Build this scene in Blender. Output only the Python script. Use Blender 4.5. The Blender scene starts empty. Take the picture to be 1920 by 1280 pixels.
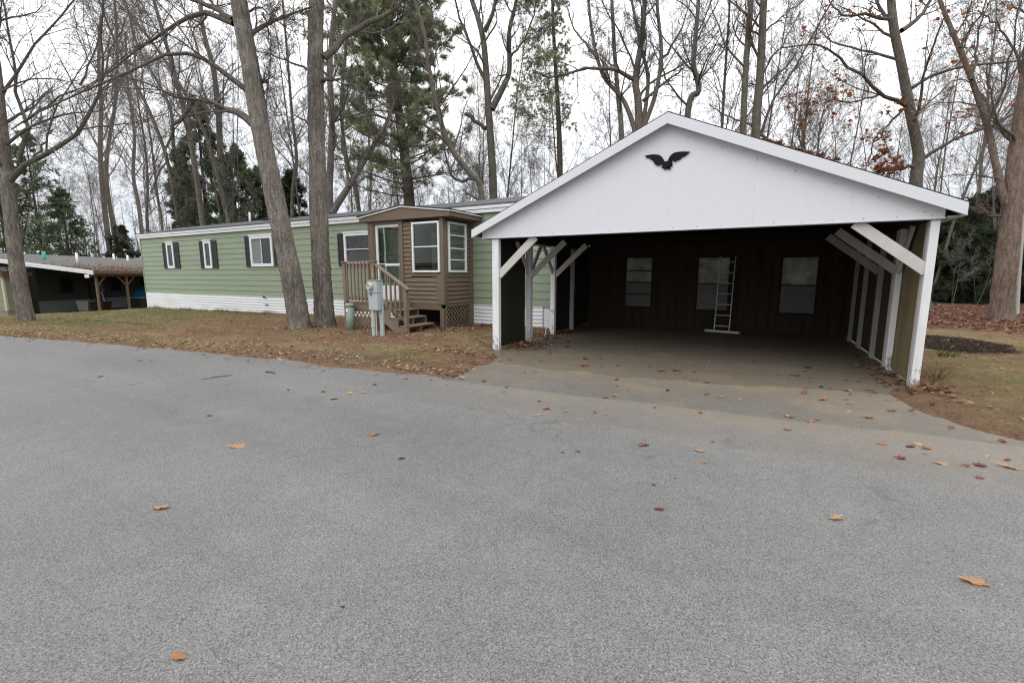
import bpy, math, random
import numpy as np
from mathutils import Vector, Matrix

random.seed(11)
rng = np.random.default_rng(11)
C = bpy.context.scene.collection
SC = bpy.context.scene

# ------------------------------------------------------------------ survey
# camera of the photograph (16 mm on full frame, 1.55 m above the asphalt); world X runs along the carport front,
# world Y into its depth.  The functions below turn measured directions into places in the world.
F = 853.33; TH = math.radians(8.34); YAW = math.radians(28.6); H = 1.55
fw = np.array([-math.sin(YAW)*math.cos(TH), math.cos(YAW)*math.cos(TH), -math.sin(TH)])
rt = np.array([math.cos(YAW), math.sin(YAW), 0.0]); up = np.cross(rt, fw)
fh = np.array([-math.sin(YAW), math.cos(YAW), 0.0])
CAM = np.array([0, 0, H])
def ray(x, y): return fw + rt*(x-960)/F - up*(y-640)/F
def gz(x, y, z=0.0):
    d = ray(x, y); return CAM + d*((z-H)/d[2])
def py(x, y, Y):
    d = ray(x, y); return CAM + d*(Y/d[1])
def px(x, y, X):
    d = ray(x, y); return CAM + d*(X/d[0])
def pd(x, y, D):
    d = ray(x, y); return CAM + d*(D/np.dot(d, fh))

# ------------------------------------------------------------------ noise
_tab = rng.random((256, 256))
def vnoise(x, y):
    x = np.asarray(x, float); y = np.asarray(y, float)
    xi = np.floor(x).astype(int); yi = np.floor(y).astype(int)
    xf = x-xi; yf = y-yi
    xf = xf*xf*(3-2*xf); yf = yf*yf*(3-2*yf)
    a = _tab[xi % 256, yi % 256]; b = _tab[(xi+1) % 256, yi % 256]
    c = _tab[xi % 256, (yi+1) % 256]; d = _tab[(xi+1) % 256, (yi+1) % 256]
    return (a*(1-xf)+b*xf)*(1-yf)+(c*(1-xf)+d*xf)*yf
def fbm(x, y, o=4):
    s = 0; a = 0.5; t = 0
    for i in range(o):
        s = s + a*vnoise(x*2**i+17.3*i, y*2**i+5.1*i); t += a; a *= 0.5
    return s/t
def sstep(a, b, x):
    t = np.clip((x-a)/(b-a), 0, 1); return t*t*(3-2*t)

# ------------------------------------------------------------------ materials
def newmat(name):
    m = bpy.data.materials.new(name); m.use_nodes = True
    nt = m.node_tree; nt.nodes.clear()
    out = nt.nodes.new('ShaderNodeOutputMaterial'); b = nt.nodes.new('ShaderNodeBsdfPrincipled')
    nt.links.new(b.outputs[0], out.inputs[0])
    return m, nt, b, out
def N(nt, t, **kw):
    n = nt.nodes.new(t)
    for k, v in kw.items():
        if k.startswith('i_'):
            n.inputs[int(k[2:]) if k[2:].isdigit() else k[2:]].default_value = v
        else: setattr(n, k, v)
    return n
def ramp(nt, fac, stops):
    r = nt.nodes.new('ShaderNodeValToRGB'); e = r.color_ramp.elements
    while len(e) < len(stops): e.new(0.5)
    for el, (p, c) in zip(e, stops):
        el.position = p; el.color = (c[0], c[1], c[2], 1)
    nt.links.new(fac, r.inputs[0]); return r.outputs[0]
def mixc(nt, fac, a, b, mode='MIX'):
    m = nt.nodes.new('ShaderNodeMix'); m.data_type = 'RGBA'; m.blend_type = mode
    for s, v in ((m.inputs[0], fac), (m.inputs[6], a), (m.inputs[7], b)):
        if hasattr(v, 'links'): nt.links.new(v, s)
        elif isinstance(v, (int, float)): s.default_value = v
        else: s.default_value = (v[0], v[1], v[2], 1)
    return m.outputs[2]
def coords(nt, scale=(1, 1, 1)):
    tc = nt.nodes.new('ShaderNodeTexCoord'); mp = nt.nodes.new('ShaderNodeMapping')
    mp.inputs['Scale'].default_value = scale
    nt.links.new(tc.outputs['Object'], mp.inputs[0]); return mp.outputs[0]
def noise(nt, vec, scale, detail=5, rough=0.6):
    n = nt.nodes.new('ShaderNodeTexNoise'); n.inputs['Scale'].default_value = scale
    n.inputs['Detail'].default_value = detail; n.inputs['Roughness'].default_value = rough
    nt.links.new(vec, n.inputs['Vector']); return n.outputs[0]
def bump(nt, b, h, strength, dist=0.01):
    n = nt.nodes.new('ShaderNodeBump'); n.inputs['Strength'].default_value = strength
    n.inputs['Distance'].default_value = dist
    nt.links.new(h, n.inputs['Height']); nt.links.new(n.outputs[0], b.inputs['Normal'])
def mul(c, k): return tuple(min(1, v*k) for v in c)

def mk(name, col, rough=0.7, var=0.18, scale=3.0, fine=40.0, bmp=0.15, stretch=(1, 1, 1), stain=None, stain_amt=0.0, spec=0.3, metal=0.0, stain_scale=1.3):
    m, nt, b, out = newmat(name)
    v = coords(nt, stretch)
    big = noise(nt, v, scale, 6, 0.65); fi = noise(nt, v, fine, 4, 0.7)
    c = ramp(nt, big, [(0.25, mul(col, 1-var)), (0.75, mul(col, 1+var))])
    c = mixc(nt, 0.35, c, ramp(nt, fi, [(0.3, mul(col, 1-var*1.6)), (0.7, mul(col, 1+var*1.2))]))
    if stain is not None:
        sn = noise(nt, v, stain_scale, 8, 0.75)
        msk = ramp(nt, sn, [(0.5-0.22*stain_amt, (0, 0, 0)), (0.72, (1, 1, 1))])
        mm = nt.nodes.new('ShaderNodeMath'); mm.operation = 'MULTIPLY'; mm.inputs[1].default_value = min(1, stain_amt)
        nt.links.new(msk, mm.inputs[0])
        c = mixc(nt, mm.outputs[0], c, stain)
    nt.links.new(c, b.inputs['Base Color'])
    b.inputs['Roughness'].default_value = rough; b.inputs['Metallic'].default_value = metal
    b.inputs['Specular IOR Level'].default_value = spec
    if bmp: bump(nt, b, fi, bmp, 0.004)
    return m

def attr_mat(name, rough=0.8, trans=0.0, bmp=0.0):
    m, nt, b, out = newmat(name)
    a = N(nt, 'ShaderNodeAttribute', attribute_name='Col')
    v = coords(nt); fi = noise(nt, v, 60, 3)
    c = mixc(nt, 0.35, a.outputs['Color'], ramp(nt, fi, [(0.3, (0.45, 0.45, 0.45)), (0.7, (1, 1, 1))]), 'MULTIPLY')
    nt.links.new(c, b.inputs['Base Color']); b.inputs['Roughness'].default_value = rough
    b.inputs['Specular IOR Level'].default_value = 0.2
    if trans:
        t = nt.nodes.new('ShaderNodeBsdfTranslucent'); nt.links.new(c, t.inputs[0])
        ms = nt.nodes.new('ShaderNodeMixShader'); ms.inputs[0].default_value = trans
        nt.links.new(b.outputs[0], ms.inputs[1]); nt.links.new(t.outputs[0], ms.inputs[2])
        nt.links.new(ms.outputs[0], out.inputs[0])
    return m

def bark(name, dark, light, lichen=None, lamt=0.0, vscale=9.0, strength=1.0, stretch=0.2):
    """furrowed bark: long vertical fissures of two sizes, scaly flecks, lichen and moss"""
    m, nt, b, out = newmat(name)
    v0 = coords(nt); v = coords(nt, (1, 1, stretch)); v2 = coords(nt, (1, 1, stretch*2.6))
    n1 = noise(nt, v, vscale*1.9, 9, 0.72); n2 = noise(nt, v2, vscale*4.2, 7, 0.75); n3 = noise(nt, v0, vscale*7.5, 4, 0.7)
    mixn = nt.nodes.new('ShaderNodeMath'); mixn.operation = 'MULTIPLY_ADD'; mixn.inputs[1].default_value = 0.55
    nt.links.new(n2, mixn.inputs[0]); nt.links.new(n1, mixn.inputs[2])
    c = ramp(nt, mixn.outputs[0], [(0.64, mul(dark, 0.3)), (0.735, dark), (0.83, light), (0.95, mul(light, 1.35))])
    c = mixc(nt, 0.55, c, ramp(nt, n3, [(0.3, mul(dark, 0.8)), (0.7, mul(light, 1.15))]))
    big = noise(nt, v0, 1.1, 5, 0.6)
    c = mixc(nt, 0.8, c, ramp(nt, big, [(0.3, (0.66, 0.62, 0.57)), (0.5, (0.95, 0.93, 0.90)), (0.72, (1.16, 1.16, 1.14))]), 'MULTIPLY')
    if lichen is not None:
        ln = noise(nt, coords(nt, (1, 1, 0.6)), 34, 6, 0.8); lz = noise(nt, v0, 1.7, 3, 0.5)
        pr = nt.nodes.new('ShaderNodeMath'); pr.operation = 'MULTIPLY_ADD'; pr.inputs[1].default_value = 0.35
        nt.links.new(lz, pr.inputs[0]); nt.links.new(ln, pr.inputs[2])
        lm = ramp(nt, pr.outputs[0], [(0.80-0.05*lamt, (0, 0, 0)), (0.87-0.05*lamt, (1, 1, 1))])
        mm = nt.nodes.new('ShaderNodeMath'); mm.operation = 'MULTIPLY'; mm.inputs[1].default_value = 0.8
        nt.links.new(lm, mm.inputs[0]); c = mixc(nt, mm.outputs[0], c, lichen)
        mo = noise(nt, coords(nt, (1, 1, 0.4)), 2.6, 6, 0.7)
        mk_ = ramp(nt, mo, [(0.56, (0, 0, 0)), (0.72, (0.5, 0.5, 0.5))]); c = mixc(nt, mk_, c, mul((0.10, 0.10, 0.06), 1.0))
    nt.links.new(c, b.inputs['Base Color']); b.inputs['Roughness'].default_value = 0.95
    b.inputs['Specular IOR Level'].default_value = 0.1
    bump(nt, b, mixn.outputs[0], strength, 0.03)
    return m

M = {}
M['green_siding'] = mk('green_siding', (0.25, 0.30, 0.212), 0.55, 0.07, 1.2, 30, 0.04, stain=(0.17, 0.19, 0.12), stain_amt=0.3, stretch=(0.4, 1, 1.6))
M['white_trim'] = mk('white_trim', (0.72, 0.73, 0.74), 0.5, 0.05, 3, 40, 0.05, stain=(0.5, 0.49, 0.46), stain_amt=0.25)
M['white_skirt'] = mk('white_skirt', (0.7, 0.71, 0.73), 0.45, 0.06, 1.5, 30, 0.05, stain=(0.42, 0.4, 0.34), stain_amt=0.3, stretch=(0.5, 1, 1))
M['gable_white'] = mk('gable_white', (0.60, 0.607, 0.63), 0.5, 0.035, 0.8, 18, 0.04, stain=(0.55, 0.56, 0.58), stain_amt=0.4, stretch=(1.2, 1, 0.5), stain_scale=0.8)
M['post_white'] = mk('post_white', (0.7, 0.71, 0.72), 0.6, 0.08, 4, 40, 0.15, stain=(0.36, 0.34, 0.3), stain_amt=0.45, stretch=(3, 3, 0.5))
# paint flaking off the feet of the posts
nt = M['post_white'].node_tree; b = [n for n in nt.nodes if n.type == 'BSDF_PRINCIPLED'][0]
src = b.inputs['Base Color'].links[0].from_socket; v = coords(nt); xyz = nt.nodes.new('ShaderNodeSeparateXYZ'); nt.links.new(v, xyz.inputs[0])
hm = nt.nodes.new('ShaderNodeMapRange'); hm.inputs[1].default_value = 0.75; hm.inputs[2].default_value = 0.0; hm.inputs[3].default_value = -0.12; hm.inputs[4].default_value = 0.17; nt.links.new(xyz.outputs[2], hm.inputs[0])
ad = nt.nodes.new('ShaderNodeMath'); ad.operation = 'ADD'; nt.links.new(noise(nt, coords(nt, (1, 1, 0.4)), 22, 6, 0.75), ad.inputs[0]); nt.links.new(hm.outputs[0], ad.inputs[1])
nt.links.new(mixc(nt, ramp(nt, ad.outputs[0], [(0.62, (0, 0, 0)), (0.67, (1, 1, 1))]), src, (0.27, 0.25, 0.22)), b.inputs['Base Color'])
M['brace_white'] = mk('brace_white', (0.5, 0.49, 0.46), 0.7, 0.1, 4, 40, 0.15, stain=(0.3, 0.28, 0.24), stain_amt=0.4)
M['inner_post'] = mk('shaded_post_white', (0.34, 0.325, 0.29), 0.75, 0.14, 4, 40, 0.15, stain=(0.17, 0.14, 0.1), stain_amt=0.6, stretch=(3, 3, 0.5))  # white post paint darkened: the shade deep in the carport is coloured in
M['black'] = mk('black_paint', (0.006, 0.006, 0.0065), 0.85, 0.1, 8, 60, 0.1)
M['shutter'] = mk('shutter_black', (0.022, 0.023, 0.026), 0.5, 0.1, 8, 60, 0.05)
M['brown'] = mk('brown_paint', (0.155, 0.114, 0.08), 0.6, 0.1, 2.5, 40, 0.08, stain=(0.125, 0.09, 0.06), stain_amt=0.35, stretch=(0.7, 0.7, 1.3))
M['brown_deck'] = mk('brown_deck_paint', (0.185, 0.14, 0.1), 0.7, 0.13, 4, 50, 0.15, stain=(0.24, 0.2, 0.15), stain_amt=0.35)
M['shingle'] = mk('grey_shingle', (0.10, 0.10, 0.108), 0.95, 0.25, 5, 45, 0.5, stretch=(0.8, 5, 1))
M['dark_shingle'] = mk('dark_shingle', (0.045, 0.042, 0.04), 0.95, 0.25, 5, 45, 0.5, stretch=(0.8, 5, 1))
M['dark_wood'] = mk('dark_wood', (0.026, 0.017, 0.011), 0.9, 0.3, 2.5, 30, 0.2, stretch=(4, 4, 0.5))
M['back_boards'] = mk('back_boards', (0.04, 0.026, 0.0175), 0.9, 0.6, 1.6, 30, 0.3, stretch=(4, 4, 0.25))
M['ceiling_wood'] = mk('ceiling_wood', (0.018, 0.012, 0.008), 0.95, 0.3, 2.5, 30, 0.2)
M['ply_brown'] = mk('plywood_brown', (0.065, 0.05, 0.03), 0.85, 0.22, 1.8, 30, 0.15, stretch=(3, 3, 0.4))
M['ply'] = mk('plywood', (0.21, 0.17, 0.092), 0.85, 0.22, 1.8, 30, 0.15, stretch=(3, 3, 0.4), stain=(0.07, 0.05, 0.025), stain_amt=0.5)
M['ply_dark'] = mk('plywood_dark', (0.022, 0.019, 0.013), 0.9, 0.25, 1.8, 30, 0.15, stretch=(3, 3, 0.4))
M['meter_grey'] = mk('meter_grey', (0.36, 0.41, 0.42), 0.45, 0.06, 3, 40, 0.05, stain=(0.27, 0.3, 0.3), stain_amt=0.35)
M['conduit'] = mk('conduit_grey', (0.42, 0.44, 0.43), 0.5, 0.08, 4, 40, 0.05, stain=(0.3, 0.29, 0.26), stain_amt=0.4)
M['pedestal_green'] = mk('pedestal_green', (0.22, 0.28, 0.235), 0.55, 0.07, 3, 40, 0.05, stain=(0.15, 0.18, 0.14), stain_amt=0.4)
M['alu'] = mk('aluminium', (0.46, 0.46, 0.45), 0.5, 0.1, 8, 60, 0.05, metal=0.25)
M['old_post'] = mk('weathered_post', (0.17, 0.115, 0.075), 0.9, 0.25, 4, 40, 0.2, stretch=(3, 3, 0.5))
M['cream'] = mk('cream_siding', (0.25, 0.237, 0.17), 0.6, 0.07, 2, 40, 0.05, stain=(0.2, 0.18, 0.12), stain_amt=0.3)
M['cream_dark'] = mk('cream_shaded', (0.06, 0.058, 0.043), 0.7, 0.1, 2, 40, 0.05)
M['teal'] = mk('teal_paint', (0.05, 0.32, 0.27), 0.5, 0.08)
M['tarp'] = mk('blue_tarp', (0.012, 0.14, 0.22), 0.45, 0.2, 5, 40, 0.2)
M['red'] = mk('red_plastic', (0.025, 0.004, 0.005), 0.5, 0.1)
M['bucket'] = mk('pale_plastic', (0.2, 0.205, 0.2), 0.5, 0.15)
M['slab'] = mk('path_concrete', (0.20, 0.165, 0.12), 0.9, 0.18, 3, 60, 0.3, stain=(0.12, 0.09, 0.06), stain_amt=0.6)
M['stick'] = mk('stick_bark', (0.06, 0.045, 0.035), 0.9, 0.2)
M['digit'] = mk('silver_digit', (0.5, 0.48, 0.44), 0.4, 0.08, metal=0.4)

def glass(name, tint, gl=0.5, rough=0.03):
    m, nt, b, out = newmat(name)
    t = N(nt, 'ShaderNodeBsdfTransparent'); t.inputs[0].default_value = (*tint, 1)
    g = N(nt, 'ShaderNodeBsdfGlossy'); g.inputs['Roughness'].default_value = rough; g.inputs[0].default_value = (0.85, 0.9, 0.9, 1)
    fr = N(nt, 'ShaderNodeFresnel'); fr.inputs[0].default_value = 1.45
    ml = N(nt, 'ShaderNodeMath', operation='MULTIPLY'); ml.inputs[1].default_value = gl
    nt.links.new(fr.outputs[0], ml.inputs[0])
    ms = N(nt, 'ShaderNodeMixShader'); nt.links.new(ml.outputs[0], ms.inputs[0])
    nt.links.new(t.outputs[0], ms.inputs[1]); nt.links.new(g.outputs[0], ms.inputs[2]); nt.links.new(ms.outputs[0], out.inputs[0])
    return m
M['porch_glass'] = glass('porch_glass', (0.9, 0.93, 0.91), 0.6)
M['dusty_glass'] = mk('dusty_glass', (0.06, 0.06, 0.05), 0.35, 0.3)
m, nt, b, out = newmat('dim_glass')   # old panes of the carport: dirty film over clear glass
t = N(nt, 'ShaderNodeBsdfTranslucent'); v = coords(nt)
nt.links.new(ramp(nt, noise(nt, v, 3, 6, 0.7), [(0.35, (0.12, 0.123, 0.117)), (0.65, (0.26, 0.265, 0.25))]), t.inputs[0])
d = N(nt, 'ShaderNodeBsdfTransparent'); d.inputs[0].default_value = (0.3, 0.3, 0.23, 1)
ms = N(nt, 'ShaderNodeMixShader'); ms.inputs[0].default_value = 0.3
nt.links.new(t.outputs[0], ms.inputs[1]); nt.links.new(d.outputs[0], ms.inputs[2]); nt.links.new(ms.outputs[0], out.inputs[0])
M['dim_glass'] = m
M['dim_glass_low'] = mk('dim_screened_pane', (0.12, 0.12, 0.11), 0.5, 0.25, 4, 60, 0.1)
m, nt, b, out = newmat('window_glass')
v = coords(nt); c = ramp(nt, noise(nt, v, 5, 8, 0.75), [(0.35, (0.008, 0.010, 0.012)), (0.7, (0.05, 0.055, 0.055))])
nt.links.new(c, b.inputs['Base Color']); b.inputs['Roughness'].default_value = 0.06
M['window_glass'] = m
M['screen'] = mk('insect_screen', (0.075, 0.078, 0.08), 0.6, 0.12, 6, 90, 0.1)
M['screen_light'] = mk('pale_screen', (0.2, 0.205, 0.21), 0.6, 0.12, 6, 90, 0.1)
M['meter_glass'] = mk('meter_face', (0.45, 0.46, 0.38), 0.2, 0.15, 20, 60, 0)

M['maple_bark'] = bark('maple_bark', (0.085, 0.072, 0.06), (0.24, 0.215, 0.185), (0.36, 0.37, 0.31), 0.5)
M['maple_bark_warm'] = bark('maple_bark_warm', (0.085, 0.072, 0.062), (0.25, 0.225, 0.198), (0.38, 0.385, 0.33), 1.0, 8.0)
M['oak_bark'] = bark('oak_bark', (0.115, 0.086, 0.07), (0.26, 0.2, 0.166), (0.3, 0.27, 0.22), 0.2, 8)
M['limb_bark'] = bark('limb_bark', (0.062, 0.054, 0.045), (0.17, 0.152, 0.128), (0.25, 0.26, 0.2), 0.4, 14, 0.4)
M['grey_bark'] = bark('grey_bark', (0.07, 0.061, 0.053), (0.20, 0.18, 0.157), (0.27, 0.28, 0.22), 0.3, 12, 0.4)
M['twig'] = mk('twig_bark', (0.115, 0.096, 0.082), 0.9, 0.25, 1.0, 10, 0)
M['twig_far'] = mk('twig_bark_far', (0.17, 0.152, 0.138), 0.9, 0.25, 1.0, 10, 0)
M['pine_bark'] = bark('pine_bark', (0.05, 0.04, 0.034), (0.13, 0.108, 0.09), None, 0, 10, 0.6)
M['birch'] = mk('birch_bark', (0.42, 0.4, 0.36), 0.8, 0.3, 6, 30, 0.2, stretch=(1, 1, 3))
M['needle'] = attr_mat('needles', 0.7, 0.4)
M['leaf'] = attr_mat('dry_leaf', 0.75, 0.35)
M['grass'] = attr_mat('grass_blades', 0.8, 0.25)

# asphalt
def asphalt(name, lo, hi, patch, dirt=None, dirt_amt=0.0, agg=185.0, edge_dust=False, dust=None):
    m, nt, b, out = newmat(name)
    v = coords(nt)
    vo = N(nt, 'ShaderNodeTexVoronoi'); vo.inputs['Scale'].default_value = agg; nt.links.new(v, vo.inputs['Vector'])
    sep = N(nt, 'ShaderNodeSeparateColor'); nt.links.new(vo.outputs['Color'], sep.inputs[0])
    fn = noise(nt, v, 100, 5, 0.75); bg = noise(nt, v, 0.4, 6, 0.62); md = noise(nt, v, 4, 6, 0.7)
    c = ramp(nt, sep.outputs[0], [(0.0, mul(lo, 0.5)), (0.3, lo), (0.8, hi), (0.985, mul(hi, 1.12)), (1.0, mul(hi, 1.6))])
    c = mixc(nt, 1.0, c, ramp(nt, fn, [(0.3, (0.50, 0.50, 0.50)), (0.7, (1.22, 1.22, 1.22))]), 'MULTIPLY')
    c = mixc(nt, 1.0, c, ramp(nt, bg, [(0.3, (patch, patch, patch)), (0.68, (1.06, 1.06, 1.06))]), 'MULTIPLY')
    c = mixc(nt, 1.0, c, ramp(nt, md, [(0.25, (0.87, 0.87, 0.87)), (0.7, (1.05, 1.05, 1.05))]), 'MULTIPLY')
    # worn wheel tracks and paving seams along the road, small oily spots
    tr = noise(nt, coords(nt, (0.07, 0.9, 1)), 1.0, 4, 0.55)
    c = mixc(nt, 1.0, c, ramp(nt, tr, [(0.35, (0.88, 0.88, 0.885)), (0.62, (1.05, 1.05, 1.05))]), 'MULTIPLY')
    sp_ = noise(nt, v, 1.9, 3, 0.5)
    c = mixc(nt, 1.0, c, ramp(nt, sp_, [(0.24, (0.66, 0.66, 0.67)), (0.33, (1, 1, 1))]), 'MULTIPLY')
    cr = N(nt, 'ShaderNodeTexVoronoi'); cr.feature = 'DISTANCE_TO_EDGE'; cr.inputs['Scale'].default_value = 0.33
    wv = N(nt, 'ShaderNodeTexNoise'); wv.inputs['Scale'].default_value = 2.2; wv.inputs['Detail'].default_value = 6; nt.links.new(v, wv.inputs['Vector'])
    vm = N(nt, 'ShaderNodeVectorMath', operation='MULTIPLY_ADD'); vm.inputs[1].default_value = (0.8, 0.8, 0)
    nt.links.new(wv.outputs[1], vm.inputs[0]); nt.links.new(v, vm.inputs[2]); nt.links.new(vm.outputs[0], cr.inputs['Vector'])
    ck = ramp(nt, cr.outputs['Distance'], [(0.0, (0.72, 0.72, 0.72)), (0.006, (1, 1, 1))])
    gate = ramp(nt, noise(nt, v, 0.6, 3), [(0.48, (0, 0, 0)), (0.58, (1, 1, 1))])
    c = mixc(nt, gate, c, mixc(nt, 1.0, c, ck, 'MULTIPLY'))
    if dirt is not None:
        dn = noise(nt, v, 0.9, 8, 0.72)
        dm = ramp(nt, dn, [(0.62-0.4*dirt_amt, (0, 0, 0)), (0.78-0.2*dirt_amt, (0.8, 0.8, 0.8))])
        if edge_dust:
            xy = N(nt, 'ShaderNodeSeparateXYZ'); nt.links.new(v, xy.inputs[0])
            def mr(sock, a0, a1):
                q = N(nt, 'ShaderNodeMapRange'); q.inputs[1].default_value = a0; q.inputs[2].default_value = a1; nt.links.new(sock, q.inputs[0]); return q.outputs[0]
            def mlt(p, q, k=None):
                z = N(nt, 'ShaderNodeMath', operation='MULTIPLY'); nt.links.new(p, z.inputs[0]); nt.links.new(q, z.inputs[1]); return z.outputs[0]
            e = mlt(mlt(mr(xy.outputs[1], 4.1, 5.7), mr(xy.outputs[0], -4.8, -2.6)), ramp(nt, dn, [(0.3, (0.1, 0.1, 0.1)), (0.6, (0.75, 0.75, 0.75))]))
            dm = e
        if dust:
            xy = N(nt, 'ShaderNodeSeparateXYZ'); nt.links.new(v, xy.inputs[0])
            q = N(nt, 'ShaderNodeMapRange'); q.inputs[1].default_value = dust[0]; q.inputs[2].default_value = dust[1]; q.inputs[3].default_value = dust[2]; q.inputs[4].default_value = dust[3]; nt.links.new(xy.outputs[1], q.inputs[0])
            z = N(nt, 'ShaderNodeMath', operation='MULTIPLY_ADD', use_clamp=True); z.inputs[1].default_value = 3.2; nt.links.new(dn, z.inputs[0]); z.inputs[2].default_value = -1.55
            z2 = N(nt, 'ShaderNodeMath', operation='ADD', use_clamp=True); nt.links.new(z.outputs[0], z2.inputs[0]); nt.links.new(q.outputs[0], z2.inputs[1]); dm = z2.outputs[0]
        c = mixc(nt, dm, c, mixc(nt, 0.6, dirt, ramp(nt, fn, [(0.2, mul(dirt, 0.5)), (0.8, mul(dirt, 1.4))])))
    nt.links.new(c, b.inputs['Base Color']); b.inputs['Roughness'].default_value = 0.68
    b.inputs['Specular IOR Level'].default_value = 0.4
    ad = N(nt, 'ShaderNodeMath', operation='MULTIPLY_ADD'); ad.inputs[1].default_value = 0.8
    nt.links.new(fn, ad.inputs[0]); nt.links.new(sep.outputs[1], ad.inputs[2])
    bump(nt, b, ad.outputs[0], 0.4, 0.005)
    return m
M['road'] = asphalt('road_asphalt', (0.145, 0.1425, 0.138), (0.210, 0.207, 0.202), 0.84, (0.215, 0.168, 0.11), 0.0, edge_dust=True)
M['apron'] = asphalt('apron_asphalt', (0.125, 0.121, 0.114), (0.18, 0.174, 0.165), 0.76, (0.205, 0.163, 0.11), 0.6, dust=(5.4, 7.1, 0.05, 0.6))
M['cfloor'] = asphalt('carport_floor', (0.105, 0.095, 0.08), (0.15, 0.135, 0.112), 0.7, (0.15, 0.121, 0.083), 0.85, dust=(6.9, 8.6, 0.62, 0.42))  # tan dirt in front; inside, the colour is darkened to carry the carport's shade

# terrain
m, nt, b, out = newmat('lawn_ground')
v = coords(nt); a = N(nt, 'ShaderNodeAttribute', attribute_name='Col')
c = mixc(nt, 1.0, a.outputs['Color'], ramp(nt, noise(nt, v, 26, 8, 0.85), [(0.3, (0.32, 0.3, 0.28)), (0.7, (1.65, 1.62, 1.58))]), 'MULTIPLY')
c = mixc(nt, 1.0, c, ramp(nt, noise(nt, v, 2.5, 5, 0.7), [(0.3, (0.72, 0.72, 0.72)), (0.7, (1.2, 1.2, 1.2))]), 'MULTIPLY')
nt.links.new(c, b.inputs['Base Color']); b.inputs['Roughness'].default_value = 1.0; b.inputs['Specular IOR Level'].default_value = 0.05
bump(nt, b, noise(nt, v, 40, 8, 0.8), 1.0, 0.03)
M['ground'] = m

# ------------------------------------------------------------------ object helpers
WM = {}
def wmat(o): return WM.get(o.name, Matrix.Identity(4))
def tag(o, label=None, cat=None, group=None, kind=None):
    if label: o['label'] = label
    if cat: o['category'] = cat
    if group: o['group'] = group
    if kind: o['kind'] = kind
    return o
def thing(name, label, cat, loc=(0, 0, 0), rz=0.0, group=None):
    o = bpy.data.objects.new(name, None); C.objects.link(o)
    o.location = tuple(float(q) for q in loc); o.rotation_euler = (0, 0, rz); o.empty_display_size = 0.2
    WM[o.name] = Matrix.Translation(Vector([float(q) for q in loc])) @ Matrix.Rotation(rz, 4, 'Z')
    return tag(o, label, cat, group)
def link(name, me, parent=None):
    o = bpy.data.objects.new(name, me); C.objects.link(o)
    if parent is not None:
        o.parent = parent; WM[o.name] = wmat(parent)
    return o
def np_mesh(name, V, Fs, mat, parent=None, smooth=False, col=None, k=None):
    """V (n,3) world; Fs (m,k) int"""
    V = np.asarray(V, float)
    if parent is not None:
        Mi = np.array(wmat(parent).inverted()); V = V @ Mi[:3, :3].T + Mi[:3, 3]
    me = bpy.data.meshes.new(name); Fs = np.asarray(Fs, np.int32); kk = Fs.shape[1]
    me.vertices.add(len(V)); me.vertices.foreach_set('co', V.astype(np.float32).ravel())
    me.loops.add(Fs.size); me.loops.foreach_set('vertex_index', Fs.ravel())
    me.polygons.add(len(Fs)); me.polygons.foreach_set('loop_start', np.arange(0, Fs.size, kk, dtype=np.int32))
    me.polygons.foreach_set('loop_total', np.full(len(Fs), kk, np.int32))
    if smooth: me.polygons.foreach_set('use_smooth', np.ones(len(Fs), bool))
    me.update(calc_edges=True)
    if col is not None:
        at = me.color_attributes.new('Col', 'FLOAT_COLOR', 'POINT')
        cc = np.ones((len(V), 4), np.float32); cc[:, :3] = col
        at.data.foreach_set('color', cc.ravel())
    me.materials.append(mat)
    return link(name, me, parent)

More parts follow.
